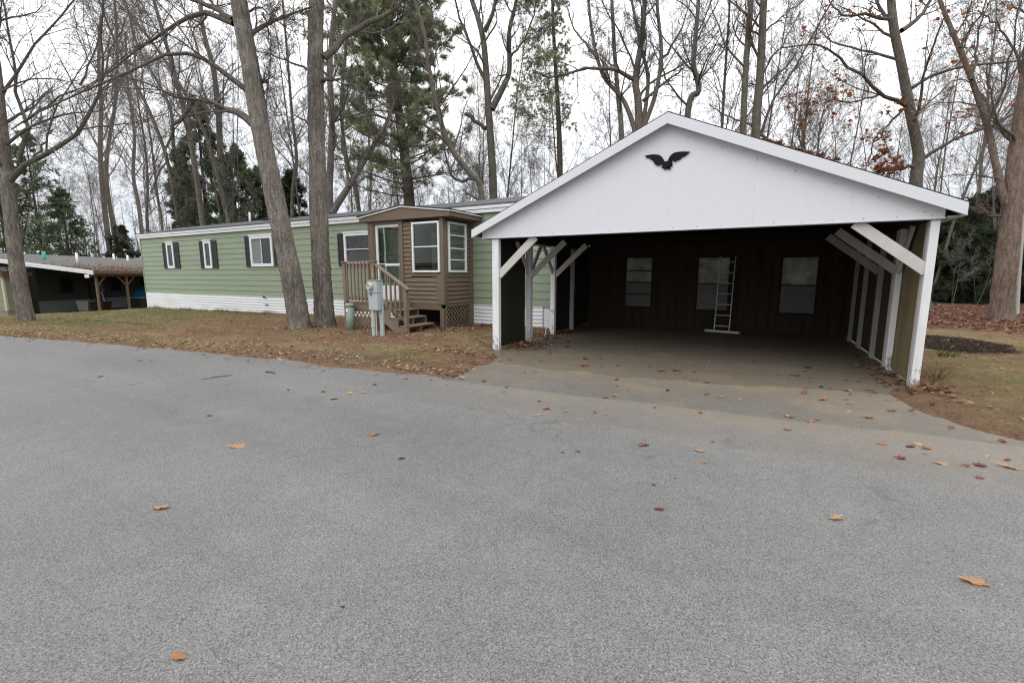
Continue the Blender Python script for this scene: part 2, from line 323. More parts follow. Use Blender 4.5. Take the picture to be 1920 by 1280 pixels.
class MB:
    def __init__(s): s.v = []; s.f = []
    def add(s, vs, fs):
        o = len(s.v); s.v += [tuple(float(q) for q in p) for p in vs]; s.f += [tuple(i+o for i in f) for f in fs]; return s
    def box(s, x0, x1, y0, y1, z0, z1):
        return s.add([(x0, y0, z0), (x1, y0, z0), (x1, y1, z0), (x0, y1, z0), (x0, y0, z1), (x1, y0, z1), (x1, y1, z1), (x0, y1, z1)],
                     [(0, 3, 2, 1), (4, 5, 6, 7), (0, 1, 5, 4), (1, 2, 6, 5), (2, 3, 7, 6), (3, 0, 4, 7)])
    def beam(s, p0, p1, w, h, side=(0, 1, 0)):
        """bar from p0 to p1; w along 'side', h across"""
        p0 = np.array(p0, float); p1 = np.array(p1, float); d = p1-p0; d /= np.linalg.norm(d)
        sd = np.array(side, float); sd -= d*np.dot(sd, d); sd /= np.linalg.norm(sd); n = np.cross(d, sd)
        vs = []
        for p in (p0, p1):
            for a, c in ((-1, -1), (1, -1), (1, 1), (-1, 1)): vs.append(p+sd*a*w/2+n*c*h/2)
        return s.add(vs, [(0, 1, 2, 3), (7, 6, 5, 4), (0, 4, 5, 1), (1, 5, 6, 2), (2, 6, 7, 3), (3, 7, 4, 0)])
    def prism(s, poly, axis, a, bb):
        """poly of 2d points extruded along axis from a to bb"""
        def P(u, v, w):
            return {'x': (w, u, v), 'y': (u, w, v), 'z': (u, v, w)}[axis]
        n = len(poly); vs = [P(u, v, a) for u, v in poly]+[P(u, v, bb) for u, v in poly]
        return s.add(vs, [tuple(range(n)), tuple(range(2*n-1, n-1, -1))]+[(i, i+n, (i+1) % n+n, (i+1) % n) for i in range(n)])
    def cyl(s, p0, p1, r0, r1=None, k=16, cap=True):
        r1 = r0 if r1 is None else r1
        p0 = np.array(p0, float); p1 = np.array(p1, float); d = p1-p0; d /= np.linalg.norm(d)
        ref = np.array([1, 0, 0]) if abs(d[2]) > 0.7 else np.array([0, 0, 1]); u = np.cross(d, ref); u /= np.linalg.norm(u); w = np.cross(d, u)
        vs = []
        for p, r in ((p0, r0), (p1, r1)):
            for i in range(k):
                t = 2*math.pi*i/k; vs.append(p+u*r*math.cos(t)+w*r*math.sin(t))
        fs = [(i, (i+1) % k, (i+1) % k+k, i+k) for i in range(k)]
        if cap: fs += [tuple(range(k-1, -1, -1)), tuple(range(k, 2*k))]
        return s.add(vs, fs)
    def build(s, name, mat, parent=None, bevel=0.0, smooth=False):
        Mi = wmat(parent).inverted() if parent is not None else Matrix.Identity(4)
        me = bpy.data.meshes.new(name); me.from_pydata([tuple(Mi @ Vector(p)) for p in s.v], [], s.f); me.update()
        import bmesh
        bm = bmesh.new(); bm.from_mesh(me); bmesh.ops.recalc_face_normals(bm, faces=bm.faces)
        if bevel: bmesh.ops.bevel(bm, geom=[e for e in bm.edges if len(e.link_faces) == 2 and e.calc_face_angle(0) > 0.5], offset=bevel, segments=1, affect='EDGES', clamp_overlap=True)
        bm.to_mesh(me); bm.free()
        if smooth:
            for p in me.polygons: p.use_smooth = True
        me.materials.append(mat)
        return link(name, me, parent)

# ------------------------------------------------------------------ ground
EX = np.array([-80, -40, -25, -16.55, -13.64, -10.83, -8.05, -6.26, -4.87, -3.88, -2.58, -1.27, -0.05, 0.92, 1.85, 2.3, 6, 15, 40])
EY = np.array([-8, -1.5, 1.8, 3.75, 4.32, 4.67, 4.96, 5.12, 5.27, 5.33, 5.36, 5.45, 5.52, 5.6, 5.66, 5.68, 5.4, 4, -2])
def yedge(x): return np.interp(x, EX, EY)
LY = np.array([5.0, 5.4, 6.24, 6.87, 7.5, 8.1, 9, 14.2]); LX = np.array([-3.6, -3.94, -4.02, -4.1, -4.35, -4.72, -4.72, -4.72])
RY = np.array([5.0, 5.62, 5.98, 6.29, 6.57, 7.0, 7.5, 7.9, 8.2, 14.2]); RX = np.array([3.2, 2.35, 2.03, 1.78, 1.67, 1.6, 1.5, 1.7, 1.95, 1.95])
def dunion(x, y):
    d1 = y-yedge(x)
    d2 = np.maximum(np.maximum(x-np.interp(y, RY, RX), np.interp(y, LY, LX)-x), y-14.2)
    return np.minimum(d1, d2)
def base_h(x, y):
    h = -1.15*sstep(-27.0, -33.0, x)*sstep(0.5, 5.0, y-yedge(x))
    h = h - 0.17*sstep(-10, -27, x)*sstep(0.5, 5, y-yedge(x))
    return h
def lawn_h(x, y):
    d = dunion(x, y)
    n = (fbm(x*1.7, y*1.7)-0.5)*0.07+(fbm(x*8, y*8, 3)-0.5)*0.05
    return base_h(x, y)-0.06+0.105*sstep(-0.22, 0.3, d+(fbm(x*2.2+9, y*2.2, 4)-0.5)*0.35)+n*sstep(-0.1, 0.4, d)

def lawn_col(x, y):
    """ground colour: straw / green / bare dirt / leaf mould, as patches"""
    x = np.asarray(x, float); y = np.asarray(y, float); d = dunion(x, y)
    straw = np.array([0.20, 0.152, 0.088]); green = np.array([0.135, 0.14, 0.06]); dirt = np.array([0.165, 0.108, 0.07]); mould = np.array([0.10, 0.066, 0.046]); dark = np.array([0.04, 0.03, 0.022])
    g = fbm(x*0.55, y*0.8+4); q = fbm(x*0.9+31, y*1.1+7)
    c = np.repeat(straw[None], x.size, 0)
    left = sstep(-14, -18, x)*sstep(1.2, 2.6, d)
    wg = (np.clip(sstep(0.54, 0.66, g)*0.6+left*0.55, 0, 1)*np.where(x > 0, 0.22, 1))[:, None]; c = c*(1-wg)+green*wg
    # green fringe along the skirting
    fr = (sstep(0.9, 0.15, np.abs(y-11.5))*sstep(-10, -13, x)*sstep(0.35, 0.55, q))[:, None]; c = c*(1-fr)+green*fr
    bare = np.clip(sstep(0.44, 0.54, q)*sstep(-20, -15, x)*sstep(-3, -6, x) + np.exp(-((x+12.5)**2/8+(y-7.6)**2/3))*0.7 + np.exp(-((x+8.3)**2/3+(y-9.0)**2/2.2))*1.0
                   + np.exp(-((x+4.6)**2/1.2+(y-6.6)**2/1.5))*1.0 + sstep(0.5, 0.05, d)*0.85 + sstep(1.3, 0.2, d)*sstep(0, 1, x)*0.6 + sstep(0.48, 0.6, q)*sstep(0, 1, x)*0.55, 0, 1)[:, None]
    c = c*(1-bare)+dirt*bare
    bank = (np.exp(-((x+6.3)**2/2.2+(y-5.95)**2/0.16))*0.8)[:, None]; c = c*(1-bank)+np.array([0.11, 0.085, 0.065])*bank
    rg = (np.exp(-((x-4.6)**2/5+(y-9.3)**2/2.5))*0.4*sstep(0.35, 0.6, g))[:, None]; c = c*(1-rg)+np.array([0.11, 0.14, 0.04])*rg
    wood = np.maximum(sstep(16.5, 18.3, y+0.35*(x-4.6)+(fbm(x*1.2, y*1.2)-0.5)*1.5), sstep(16.5, 18, y))[:, None]; c = c*(1-wood)+mould*wood
    mul_ = (sstep(1.25, 0.85, np.sqrt(((x-3.7)/1.0)**2+((y-13.5)/1.5)**2)+(fbm(x*3, y*3)-0.5)*0.5))[:, None]; c = c*(1-mul_)+np.array([0.035, 0.024, 0.018])*mul_
    # dark worn ruts on the left lawn
    ru = (sstep(0.16, 0.05, np.abs(y-7.05-0.04*(x+18)+(fbm(x*1.1, 3+0*x)-0.5)*0.9))*sstep(-23, -21, x)*sstep(-15.5, -17, x)*sstep(0.42, 0.58, fbm(x*2, y*3)))[:, None]; c = c*(1-ru)+np.array([0.05, 0.035, 0.022])*ru
    return c

def axis_pts(segs):
    o = []
    for a, b_, s in segs: o += list(np.arange(a, b_, s))
    o.append(segs[-1][1]); return np.array(o)
gx = axis_pts([(-160, -40, 6), (-40, -28, 0.8), (-28, -5.5, 0.14), (-5.5, 7, 0.09), (7, 14, 0.3), (14, 120, 6)])
gy = axis_pts([(-30, 2, 2), (2, 4, 0.3), (4, 10, 0.09), (10, 14.5, 0.14), (14.5, 24, 0.3), (24, 160, 6)])
GX, GY = np.meshgrid(gx, gy); fx, fy = GX.ravel(), GY.ravel()
GV = np.stack([fx, fy, lawn_h(fx, fy)], 1)
nx, ny = len(gx), len(gy); idx = np.arange(nx*ny).reshape(ny, nx)
GF = np.stack([idx[:-1, :-1].ravel(), idx[:-1, 1:].ravel(), idx[1:, 1:].ravel(), idx[1:, :-1].ravel()], 1)
o = np_mesh('lawn', GV, GF, M['ground'], None, True, lawn_col(fx, fy)); tag(o, kind='structure')

def strip(name, xs, y0f, y1f, z, mat, n=2):
    V = []; n = max(2, n)
    for x in xs:
        a, b_ = y0f(x), y1f(x)
        for j in range(n): V.append((x, a+(b_-a)*j/(n-1), z))
    k = len(xs); Fq = [(i*n+j, (i+1)*n+j, (i+1)*n+j+1, i*n+j+1) for i in range(k-1) for j in range(n-1)]
    o = np_mesh(name, np.array(V), np.array(Fq), mat); tag(o, kind='structure'); return o
rx = axis_pts([(-80, -8, 1.0), (-8, 4, 0.03), (4, 40, 1.0)])
def road_top(x):
    inap = float(sstep(-4.6, -4.0, x)*sstep(2.7, 2.3, x))
    return float(yedge(x))+0.45*(1-inap)+inap*float((fbm(np.array(x*3.0), np.array(2.0), 5)-0.5)*0.10)
strip('road', rx, lambda x: -18.0, road_top, 0.010, M['road'])
ax = np.arange(-4.9, 3.0, 0.03)
strip('driveway_apron', ax, lambda x: float(yedge(x))-0.5, lambda x: 7.9, 0.0, M['apron'])
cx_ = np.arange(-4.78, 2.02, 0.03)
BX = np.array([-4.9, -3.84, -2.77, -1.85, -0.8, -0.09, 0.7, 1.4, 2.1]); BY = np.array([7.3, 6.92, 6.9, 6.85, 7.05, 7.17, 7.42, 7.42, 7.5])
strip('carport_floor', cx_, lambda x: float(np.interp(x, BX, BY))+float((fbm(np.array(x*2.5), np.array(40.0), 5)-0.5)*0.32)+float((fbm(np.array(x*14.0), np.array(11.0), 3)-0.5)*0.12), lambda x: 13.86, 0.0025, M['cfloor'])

# ------------------------------------------------------------------ tubes / trees
def tubes(P, R, k):
    """P (m,n,3) R (m,n) -> V,F"""
    m_, n_, _ = P.shape
    T = np.gradient(P, axis=1); T /= np.linalg.norm(T, axis=2, keepdims=True)+1e-9
    md = T.mean(1); ref = np.where(np.abs(md[:, 2:3]) > 0.75, np.array([[1.0, 0.05, 0]]), np.array([[0.02, 0.03, 1.0]]))
    U = np.cross(T, ref[:, None, :]); U /= np.linalg.norm(U, axis=2, keepdims=True)+1e-9
    W = np.cross(T, U)
    th = np.arange(k)*2*math.pi/k
    V = P[:, :, None, :]+R[:, :, None, None]*(U[:, :, None, :]*np.cos(th)[None, None, :, None]+W[:, :, None, :]*np.sin(th)[None, None, :, None])
    ii = np.arange(m_*n_*k).reshape(m_, n_, k)
    a = ii[:, :-1, :]; b_ = np.roll(a, -1, 2); d = ii[:, 1:, :]; c = np.roll(d, -1, 2)
    return V.reshape(-1, 3), np.stack([a, b_, c, d], -1).reshape(-1, 4)
def resample(pts, n):
    pts = np.asarray(pts, float)
    if len(pts) == 2: pts = np.array([pts[0], (pts[0]+pts[1])/2, pts[1]])
    e = np.concatenate([[2*pts[0]-pts[1]], pts, [2*pts[-1]-pts[-2]]])
    t = np.linspace(0, len(pts)-1, n); i = np.minimum(t.astype(int), len(pts)-2); f = (t-i)[:, None]
    p0, p1, p2, p3 = e[i], e[i+1], e[i+2], e[i+3]
    return 0.5*(2*p1+(p2-p0)*f+(2*p0-5*p1+4*p2-p3)*f*f+(3*p1-p0-3*p2+p3)*f**3)
def spawn(P, R, n, t0=0.25, ang=(30, 60), lr=0.5, rr=0.5, npt=5, wander=0.12, upb=0.25, minl=0.12, r_end=0.35, taper=0.45, lmin=None):
    m_, k, _ = P.shape
    L = np.linalg.norm(np.diff(P, axis=1), axis=2).sum(1)
    pi = np.repeat(np.arange(m_), n); t = (t0+(1-t0)*((np.tile(np.arange(n), m_)+rng.random(m_*n))/n))
    s = np.clip(t*(k-1), 0, k-1.001); i = s.astype(int); f = (s-i)
    base = P[pi, i]*(1-f[:, None])+P[pi, i+1]*f[:, None]; r0 = R[pi, i]*(1-f)+R[pi, i+1]*f
    T = P[pi, i+1]-P[pi, i]; T /= np.linalg.norm(T, axis=1, keepdims=True)+1e-9
    rv = rng.normal(size=T.shape); perp = rv-T*(rv*T).sum(1, keepdims=True); perp /= np.linalg.norm(perp, axis=1, keepdims=True)+1e-9
    an = np.radians(rng.uniform(ang[0], ang[1], len(t)))[:, None]
    D = T*np.cos(an)+perp*np.sin(an); D[:, 2] += upb*0.5; D /= np.linalg.norm(D, axis=1, keepdims=True)
    ln = np.maximum(minl, L[pi]*lr*(1-taper*t)*rng.uniform(0.55, 1.25, len(t)))
    Q = np.zeros((len(t), npt, 3)); Q[:, 0] = base; d = D.copy()
    for j in range(1, npt):
        d = d+rng.normal(size=d.shape)*wander; d[:, 2] += upb*0.12; d /= np.linalg.norm(d, axis=1, keepdims=True)
        Q[:, j] = Q[:, j-1]+d*(ln/(npt-1))[:, None]
    rb = np.minimum(r0*rr, ln*0.03+0.004)
    RR = rb[:, None]*np.linspace(1, r_end, npt)[None]
    return Q, RR
def ups(P, R, n):
    """resample a list of polylines to common n"""
    return np.stack([resample(p, n) for p in P]), np.stack([np.interp(np.linspace(0, 1, n), np.linspace(0, 1, len(r)), r) for r in R])
def join(parts):
    Vs, Fs, o = [], [], 0
    for V, Fq in parts:
        Vs.append(V); Fs.append(Fq+o); o += len(V)
    return np.concatenate(Vs), np.concatenate(Fs)

def trunk_mesh(paths, k=18, rough=0.05, flare=0.0):
    parts = []
    for pts, r0, r1, nseg in paths:
        P = resample(pts, nseg); t = np.linspace(0, 1, nseg)
        R = r0+(r1-r0)*t
        hgt = P[:, 2]-P[0, 2]
        R = R*(1+flare*np.exp(-np.abs(hgt)/0.28))
        V, Fq = tubes(P[None], R[None], k)
        V = V.reshape(nseg, k, 3); th = np.arange(k)*2*math.pi/k; sd = random.random()*50
        kk = rough*2*(fbm(np.cos(th)[None]*2.5+sd+0*hgt[:, None], np.sin(th)[None]*2.5+hgt[:, None]*0.9, 4)-0.5)
        if k > 30: kk = kk+0.22*(fbm(np.cos(th)[None]*7+sd+0.0*hgt[:, None], np.sin(th)[None]*7+hgt[:, None]*2.2+9, 4)-0.5)+0.08*(rng.random((nseg, k))-0.5)
        lob = flare*0.9*np.exp(-np.abs(hgt)/0.22)[:, None]*np.maximum(0, np.sin(th*5+sd))[None]
        V = P[:, None]+(V-P[:, None])*(1+kk+lob)[:, :, None]
        parts.append((V.reshape(-1, 3), Fq))
    return join(parts)

LEAVES = [(0.30, 0.12, 0.05), (0.36, 0.16, 0.06), (0.22, 0.075, 0.03), (0.42, 0.23, 0.11), (0.15, 0.055, 0.03)]
def pick(cols, n, jit=0.25):
    c = np.array(cols)[rng.integers(0, len(cols), n)]
    return np.clip(c*rng.uniform(1-jit, 1+jit, (n, 1)), 0, 1)
def leaf_outline(k, kind):
    th = np.linspace(0, 2*math.pi, k, endpoint=False)
    if kind == 'maple':
        r = 0.55+0.33*np.abs(np.cos(2.5*th))**1.2-0.1*np.cos(th)*-1
        return np.stack([r*np.cos(th), r*np.sin(th)*0.95], 1)
    if kind == 'oak':
        r = 1/np.sqrt((np.cos(th)/1.0)**2+(np.sin(th)/0.52)**2); r = r*(0.82+0.2*np.cos(7*th))
        return np.stack([r*np.cos(th), r*np.sin(th)], 1)
    r = 1/np.sqrt((np.cos(th)/1.0)**2+(np.sin(th)/0.45)**2)
    return np.stack([r*np.cos(th), r*np.sin(th)], 1)
def scatter_leaves(name, pos, size, cols, parent=None, flat=True, k=10, kind='maple', curl=0.35, mat='leaf'):
    n = len(pos); ol = leaf_outline(k, kind); ol = np.concatenate([[[0, 0]], ol])
    sz = size*rng.uniform(0.6, 1.3, n)
    L = ol[None]*(0.5*sz)[:, None, None]
    L = np.concatenate([L, np.zeros((n, k+1, 1))], 2)
    cu = rng.uniform(0.1, 1, n)*curl; asp = rng.uniform(0.6, 1, n); L[:, :, 1] *= asp[:, None]
    dirx = rng.random(n)*math.pi; q = (L[:, :, 0]*np.cos(dirx)[:, None]+L[:, :, 1]*np.sin(dirx)[:, None])
    L[:, :, 2] = cu[:, None]*(q**2)/(0.5*sz)[:, None]*1.6 + rng.normal(size=(n, k+1))*0.07*sz[:, None]
    yaw = rng.random(n)*2*math.pi
    if flat: tilt = rng.normal(size=n)*0.22
    else: tilt = rng.uniform(-1.5, 1.5, n)
    ct, st = np.cos(tilt)[:, None], np.sin(tilt)[:, None]
    y2 = L[:, :, 1]*ct-L[:, :, 2]*st; z2 = L[:, :, 1]*st+L[:, :, 2]*ct
    cy, sy = np.cos(yaw)[:, None], np.sin(yaw)[:, None]
    V = np.stack([L[:, :, 0]*cy-y2*sy, L[:, :, 0]*sy+y2*cy, z2], 2)
    if flat: V[:, :, 2] -= np.minimum(V[:, :, 2].min(1, keepdims=True), 0)
    V = V+pos[:, None, :]
    b0 = (np.arange(n)*(k+1))[:, None]; i = np.arange(k)
    Fq = np.stack([np.broadcast_to(b0, (n, k)), b0+1+i, b0+1+(i+1) % k], -1).reshape(-1, 3)
    cc = np.repeat(pick(cols, n), k+1, 0)*np.where(np.arange(n*(k+1)) % (k+1) == 0, 1.12, 0.95)[:, None]
    return np_mesh(name, V.reshape(-1, 3), Fq, M[mat], parent, False, cc)
def needles(pos, dirs, n, ln, wd, spread, cols):
    """tufts of needle triangles"""
    K = len(pos); p = np.repeat(pos, n, 0); d = np.repeat(dirs, n, 0)+rng.normal(size=(K*n, 3))*spread
    d /= np.linalg.norm(d, axis=1, keepdims=True)+1e-9
    l = ln*rng.uniform(0.6, 1.2, K*n)[:, None]; s = np.cross(d, rng.normal(size=d.shape)); s /= np.linalg.norm(s, axis=1, keepdims=True)+1e-9
    V = np.stack([p-s*wd/2, p+s*wd/2, p+d*l], 1).reshape(-1, 3)
    c = np.repeat(np.repeat(pick(cols, K, 0.35), n, 0), 3, 0)
    return V, np.arange(len(V)).reshape(-1, 3), c

def tree(name, label, D, stems, limbs=(), auto=0, lv=(10, 6, 4), trunk_mat='grey_bark', limb_mat='limb_bark', twig_mat='twig', k=12, rough=0.05, flare=0.12,
         group=None, leaves=0, leaf_cols=None, lens=(0.5, 0.5, 0.55), auto_t=(0.45, 1.0), auto_len=0.35, upb=0.35, ground=0.0, leaf_size=0.13, split_bark=True, leaf_zone=None):
    """stems: (pixel path, width px at foot, width px at end[, depth at end]); limbs: the same plus depth drift"""
    s0 = stems[0]; foot = pd(s0[0][0][0], s0[0][0][1], D); foot[2] = ground
    root = thing(name, label, 'tree', foot, 0, group)
    paths = []; SP = []; SR = []
    for st in stems:
        pts = st[0]; De = st[3] if len(st) > 3 else D; n = len(pts)
        W = [pd(x, y, D+(De-D)*i/max(1, n-1)) for i, (x, y) in enumerate(pts)]
        if st is s0: W[0] = foot-np.array([0, 0, 0.12])
        ob = math.cos(math.atan((pts[0][0]-960)/F)); r0, r1 = st[1]/2/F*D*ob, st[2]/2/F*D*ob
        ns = 150 if k > 30 else (50 if k > 14 else 26)
        paths.append((W, r0, r1, ns)); SP.append(np.array(W)); SR.append(np.array([r0, r1]))
    V, Fq = trunk_mesh(paths, k, rough, flare)
    np_mesh('trunk', V, Fq, M[trunk_mat], root, True)
    LP, LR = [], []
    for lb in limbs:
        pts = lb[0]; dr = lb[3] if len(lb) > 3 else random.uniform(-1, 1)*1.2; n = len(pts)
        W = [pd(x, y, D+dr*i/max(1, n-1)) for i, (x, y) in enumerate(pts)]
        LP.append(resample(W, 12)+np.concatenate([np.zeros((1, 3)), rng.normal(size=(11, 3))*0.03])); ob = math.cos(math.atan((pts[0][0]-960)/F)); LR.append((lb[2]+(lb[1]-lb[2])*(1-np.linspace(0, 1, 12))**1.7)/2/F*D*ob)
    if auto:
        SPr, SRr = ups(SP, SR, 16)
        Q, RR = spawn(SPr, SRr, auto, auto_t[0], (30, 65), auto_len, 0.36, 12, 0.13, upb, 0.6, 0.25, 0.5)
        LP += list(Q); LR += list(RR)
    parts = []
    LP = np.stack(LP); LR = np.stack(LR)
    parts.append(tubes(LP, LR, 7))
    P2, R2 = spawn(LP, LR, lv[0], 0.15, (25, 60), lens[0], 0.42, 8, 0.14, upb*0.6, 0.35, 0.3)
    P3, R3 = spawn(P2, R2, lv[1], 0.15, (25, 60), lens[1], 0.6, 6, 0.14, upb*0.5, 0.2, 0.35)
    P4, R4 = spawn(P3, R3, lv[2], 0.15, (25, 60), lens[2], 0.7, 4, 0.13, upb*0.4, 0.12, 0.5)
    R4 = np.maximum(R4, 0.0028); R3 = np.maximum(R3, 0.003)
    if split_bark:
        V, Fq = join(parts); lo = np_mesh('limbs', V, Fq, M[limb_mat], root, True); parts = []
    parts += [tubes(P2, R2, 5), tubes(P3, R3, 4), tubes(P4, R4, 3)]
    V, Fq = join(parts); np_mesh('crown', V, Fq, M[twig_mat], root, False)
    if leaves:
        tips = P4[:, -1]
        if leaf_zone is not None:
            w = leaf_zone(tips); tips = tips[rng.random(len(tips)) < w]
        if len(tips):
            sel = tips[rng.integers(0, len(tips), leaves)]+rng.normal(size=(leaves, 3))*0.05
            scatter_leaves('leaves', sel, leaf_size, leaf_cols or LEAVES, root, False, 10, 'maple', 0.5)
    return root

def dup(root, loc, rz=0.0, s=1.0, label=None, group=None, sz=None):
    r = root.copy(); C.objects.link(r); r.location = tuple(float(q) for q in loc); r.rotation_euler = (0, 0, rz); r.scale = (s, s, sz or s)
    if label: r['label'] = label
    if group: r['group'] = group
    elif 'group' in r.keys(): del r['group']
    for ch in list(root.children):
        c = ch.copy(); C.objects.link(c); c.parent = r
        for g in ch.children:
            q = g.copy(); C.objects.link(q); q.parent = c
    return r

# ------------------------------------------------------------------ big trees near the house
tree('maple_tree', 'thick grey maple trunk leaning left, the left of the pair on the lawn', 12.88,
     [([(564, 618), (553, 560), (542, 500), (517, 380), (490, 250), (474, 150), (455, 45), (440, -60), (425, -200), (420, -330)], 42, 22)],
     [([(436, 38), (402, 14), (366, 0), (320, -22), (270, -60)], 13, 6, 1.0),
      ([(438, 44), (402, 31), (362, 25), (330, 46), (300, 68), (262, 92), (220, 125), (185, 155), (130, 178)], 13, 2.5, 1.5),
      ([(466, 172), (440, 150), (410, 128), (380, 107), (350, 103), (310, 107), (268, 121), (228, 141), (183, 157), (125, 185), (60, 215), (20, 240)], 12, 2.5, -1.2),
      ([(480, 238), (450, 213), (425, 201), (395, 190), (368, 187), (330, 180), (285, 160), (240, 143), (190, 140)], 17, 2.5, 0.6),
      ([(362, 193), (340, 220), (322, 243), (313, 270), (308, 308), (290, 345), (282, 362)], 9, 3, 0.3),
      ([(468, 22), (490, 18), (518, 33), (550, 74)], 5, 1.5, -0.5), ([(494, 24), (504, 62), (508, 95)], 4, 2, 0.2),
      ([(490, 152), (500, 155)], 6, 4, 0.1),
      ([(448, -10), (520, -90), (580, -190)], 14, 5, 1.5), ([(435, -80), (350, -160), (250, -220)], 14, 5, -1.5)],
     auto=6, lv=(12, 7, 5), trunk_mat='maple_bark_warm', limb_mat='limb_bark', k=48, rough=0.08, flare=0.24, lens=(0.5, 0.5, 0.5), auto_t=(0.62, 1), auto_len=0.3)
tree('maple_tree', 'straighter flaking maple trunk, the right of the pair on the lawn', 13.69,
     [([(610, 612), (606, 560), (600, 450), (595, 300), (592, 160), (592, 40), (598, -60), (604, -200), (600, -330)], 38, 19)],
     [([(582, 135), (552, 117), (520, 107), (490, 95), (450, 95)], 5, 1.5, 0.8), ([(607, 108), (648, 70), (700, 40), (740, 16), (775, -5), (850, -40)], 13, 7, 1.5),
      ([(607, 152), (625, 148), (650, 155), (680, 175)], 8, 3, -0.8), ([(600, -40), (540, -140), (500, -260)], 12, 5, 1), ([(585, 240), (560, 220), (520, 215), (500, 190)], 4, 1.2, -0.6),
      ([(584, 330), (560, 310), (545, 280), (540, 240)], 3.5, 1.2, 0.8), ([(602, -90), (680, -170), (760, -230)], 12, 5, -1)],
     auto=5, lv=(9, 6, 5), trunk_mat='maple_bark_warm', limb_mat='limb_bark', k=48, rough=0.08, flare=0.26, lens=(0.45, 0.5, 0.5), auto_t=(0.62, 1), auto_len=0.3)
tree('maple_tree', 'lichen spotted maple at the far left, before the neighbour carport', 16.0,
     [([(50, 598), (38, 540), (28, 470), (18, 380), (10, 300), (3, 230), (-8, 120), (-28, 0), (-40, -150)], 36, 12)],
     [([(18, 340), (60, 302), (108, 280), (148, 246), (178, 195), (192, 150), (193, 100), (188, 40), (195, -30)], 15, 4, -1.5),
      ([(35, 300), (48, 235), (30, 160), (22, 90), (5, 20), (-10, -60)], 11, 4, 1.0),
      ([(44, 230), (78, 206), (118, 178), (182, 152), (245, 100), (300, 60)], 6, 2, -1.0),
      ([(5, 170), (40, 155), (95, 147), (150, 160), (210, 195), (260, 240)], 5, 1.5, 0.5),
      ([(60, 302), (95, 255), (90, 240)], 6, 3, 0.3), ([(150, 160), (185, 60), (200, -10)], 5, 2, 0.5), ([(193, 150), (215, 80), (260, -10)], 4, 1.5, -0.5),
      ([(-5, 200), (60, 90), (140, 0), (180, -60)], 8, 3, 1), ([(190, 150), (150, 80), (135, 0)], 4, 1.5, 0.8)],
     auto=8, lv=(12, 7, 5), trunk_mat='maple_bark_warm', limb_mat='limb_bark', k=48, rough=0.08, flare=0.2, auto_t=(0.45, 1), auto_len=0.35, ground=-0.22)

# ---- right hand side: oaks keeping some dry leaves
OAK = [(0.40, 0.15, 0.065), (0.46, 0.19, 0.08), (0.33, 0.115, 0.055), (0.26, 0.09, 0.05)]
tree('oak_tree', 'curved oak rising behind the right carport roof with scattered rusty leaves', 20.0,
     [([(1735, 590), (1722, 450), (1718, 345), (1722, 290), (1706, 205), (1690, 120), (1676, 52), (1668, -30), (1655, -150), (1660, -260)], 27, 12)],
     [([(1702, 200), (1662, 182), (1622, 147), (1582, 117), (1550, 90), (1522, 80), (1470, 88)], 10, 3, -1.5), ([(1652, 176), (1620, 188), (1580, 190), (1545, 187)], 5, 3, 0.4),
      ([(1710, 165), (1760, 137), (1830, 121), (1920, 113), (1980, 105)], 8, 3, -1), ([(1690, 58), (1720, 35), (1744, 2), (1765, -60)], 11, 6, 0.8),
      ([(1668, 36), (1622, 28), (1582, 28), (1562, 12), (1545, -20)], 8, 3, 0.8), ([(1672, 40), (1642, 2), (1620, -50)], 9, 4, 1.0),
      ([(1722, 305), (1782, 265), (1850, 240), (1925, 200), (1990, 190)], 9, 4, -1.5), ([(1716, 310), (1680, 318), (1650, 322)], 9, 4, 0.5), ([(1698, 200), (1670, 230), (1640, 270), (1625, 310)], 6, 2.5, 1),
      ([(1710, 215), (1750, 185), (1790, 150), (1830, 160)], 5, 2, 1.2)],
     auto=7, lv=(9, 6, 4), trunk_mat='grey_bark', twig_mat='twig', k=24, rough=0.07, leaves=900, leaf_cols=OAK, auto_t=(0.4, 1), auto_len=0.3, leaf_size=0.2,
     leaf_zone=lambda p: np.where(p[:, 2] < 8.5, 1.0, 0.12))
tree('oak_tree', 'stout reddish oak trunk at the far right edge of the leaf bank', 15.1,
     [([(1876, 606), (1884, 520), (1893, 430), (1903, 330), (1915, 230), (1930, 120), (1945, 0), (1960, -150)], 50, 22), ([(1890, 400), (1873, 335), (1852, 240), (1822, 150), (1790, 70), (1762, 0), (1730, -90)], 17, 7, 15.6)],
     [([(1905, 402), (1868, 405), (1838, 398), (1812, 385)], 9, 4, 0.2), ([(1850, 235), (1880, 170), (1900, 80), (1910, 0)], 8, 3, -1), ([(1840, 200), (1800, 190), (1740, 200), (1690, 230)], 5, 1.5, 0.8),
      ([(1822, 150), (1830, 80), (1850, 0)], 7, 3, 1), ([(1910, 270), (1880, 240), (1860, 180), (1850, 120)], 9, 3, -0.6), ([(1800, 90), (1830, 40), (1870, -10)], 6, 2, -0.5),
      ([(1925, 150), (1880, 60), (1840, 20)], 8, 3, 0.5), ([(1880, 340), (1840, 330), (1790, 325), (1750, 335)], 5, 1.5, 0.6)],
     auto=6, lv=(9, 6, 4), trunk_mat='oak_bark', twig_mat='twig', k=36, rough=0.08, flare=0.22, leaves=190, leaf_cols=OAK, auto_t=(0.5, 1), auto_len=0.3, leaf_size=0.15)
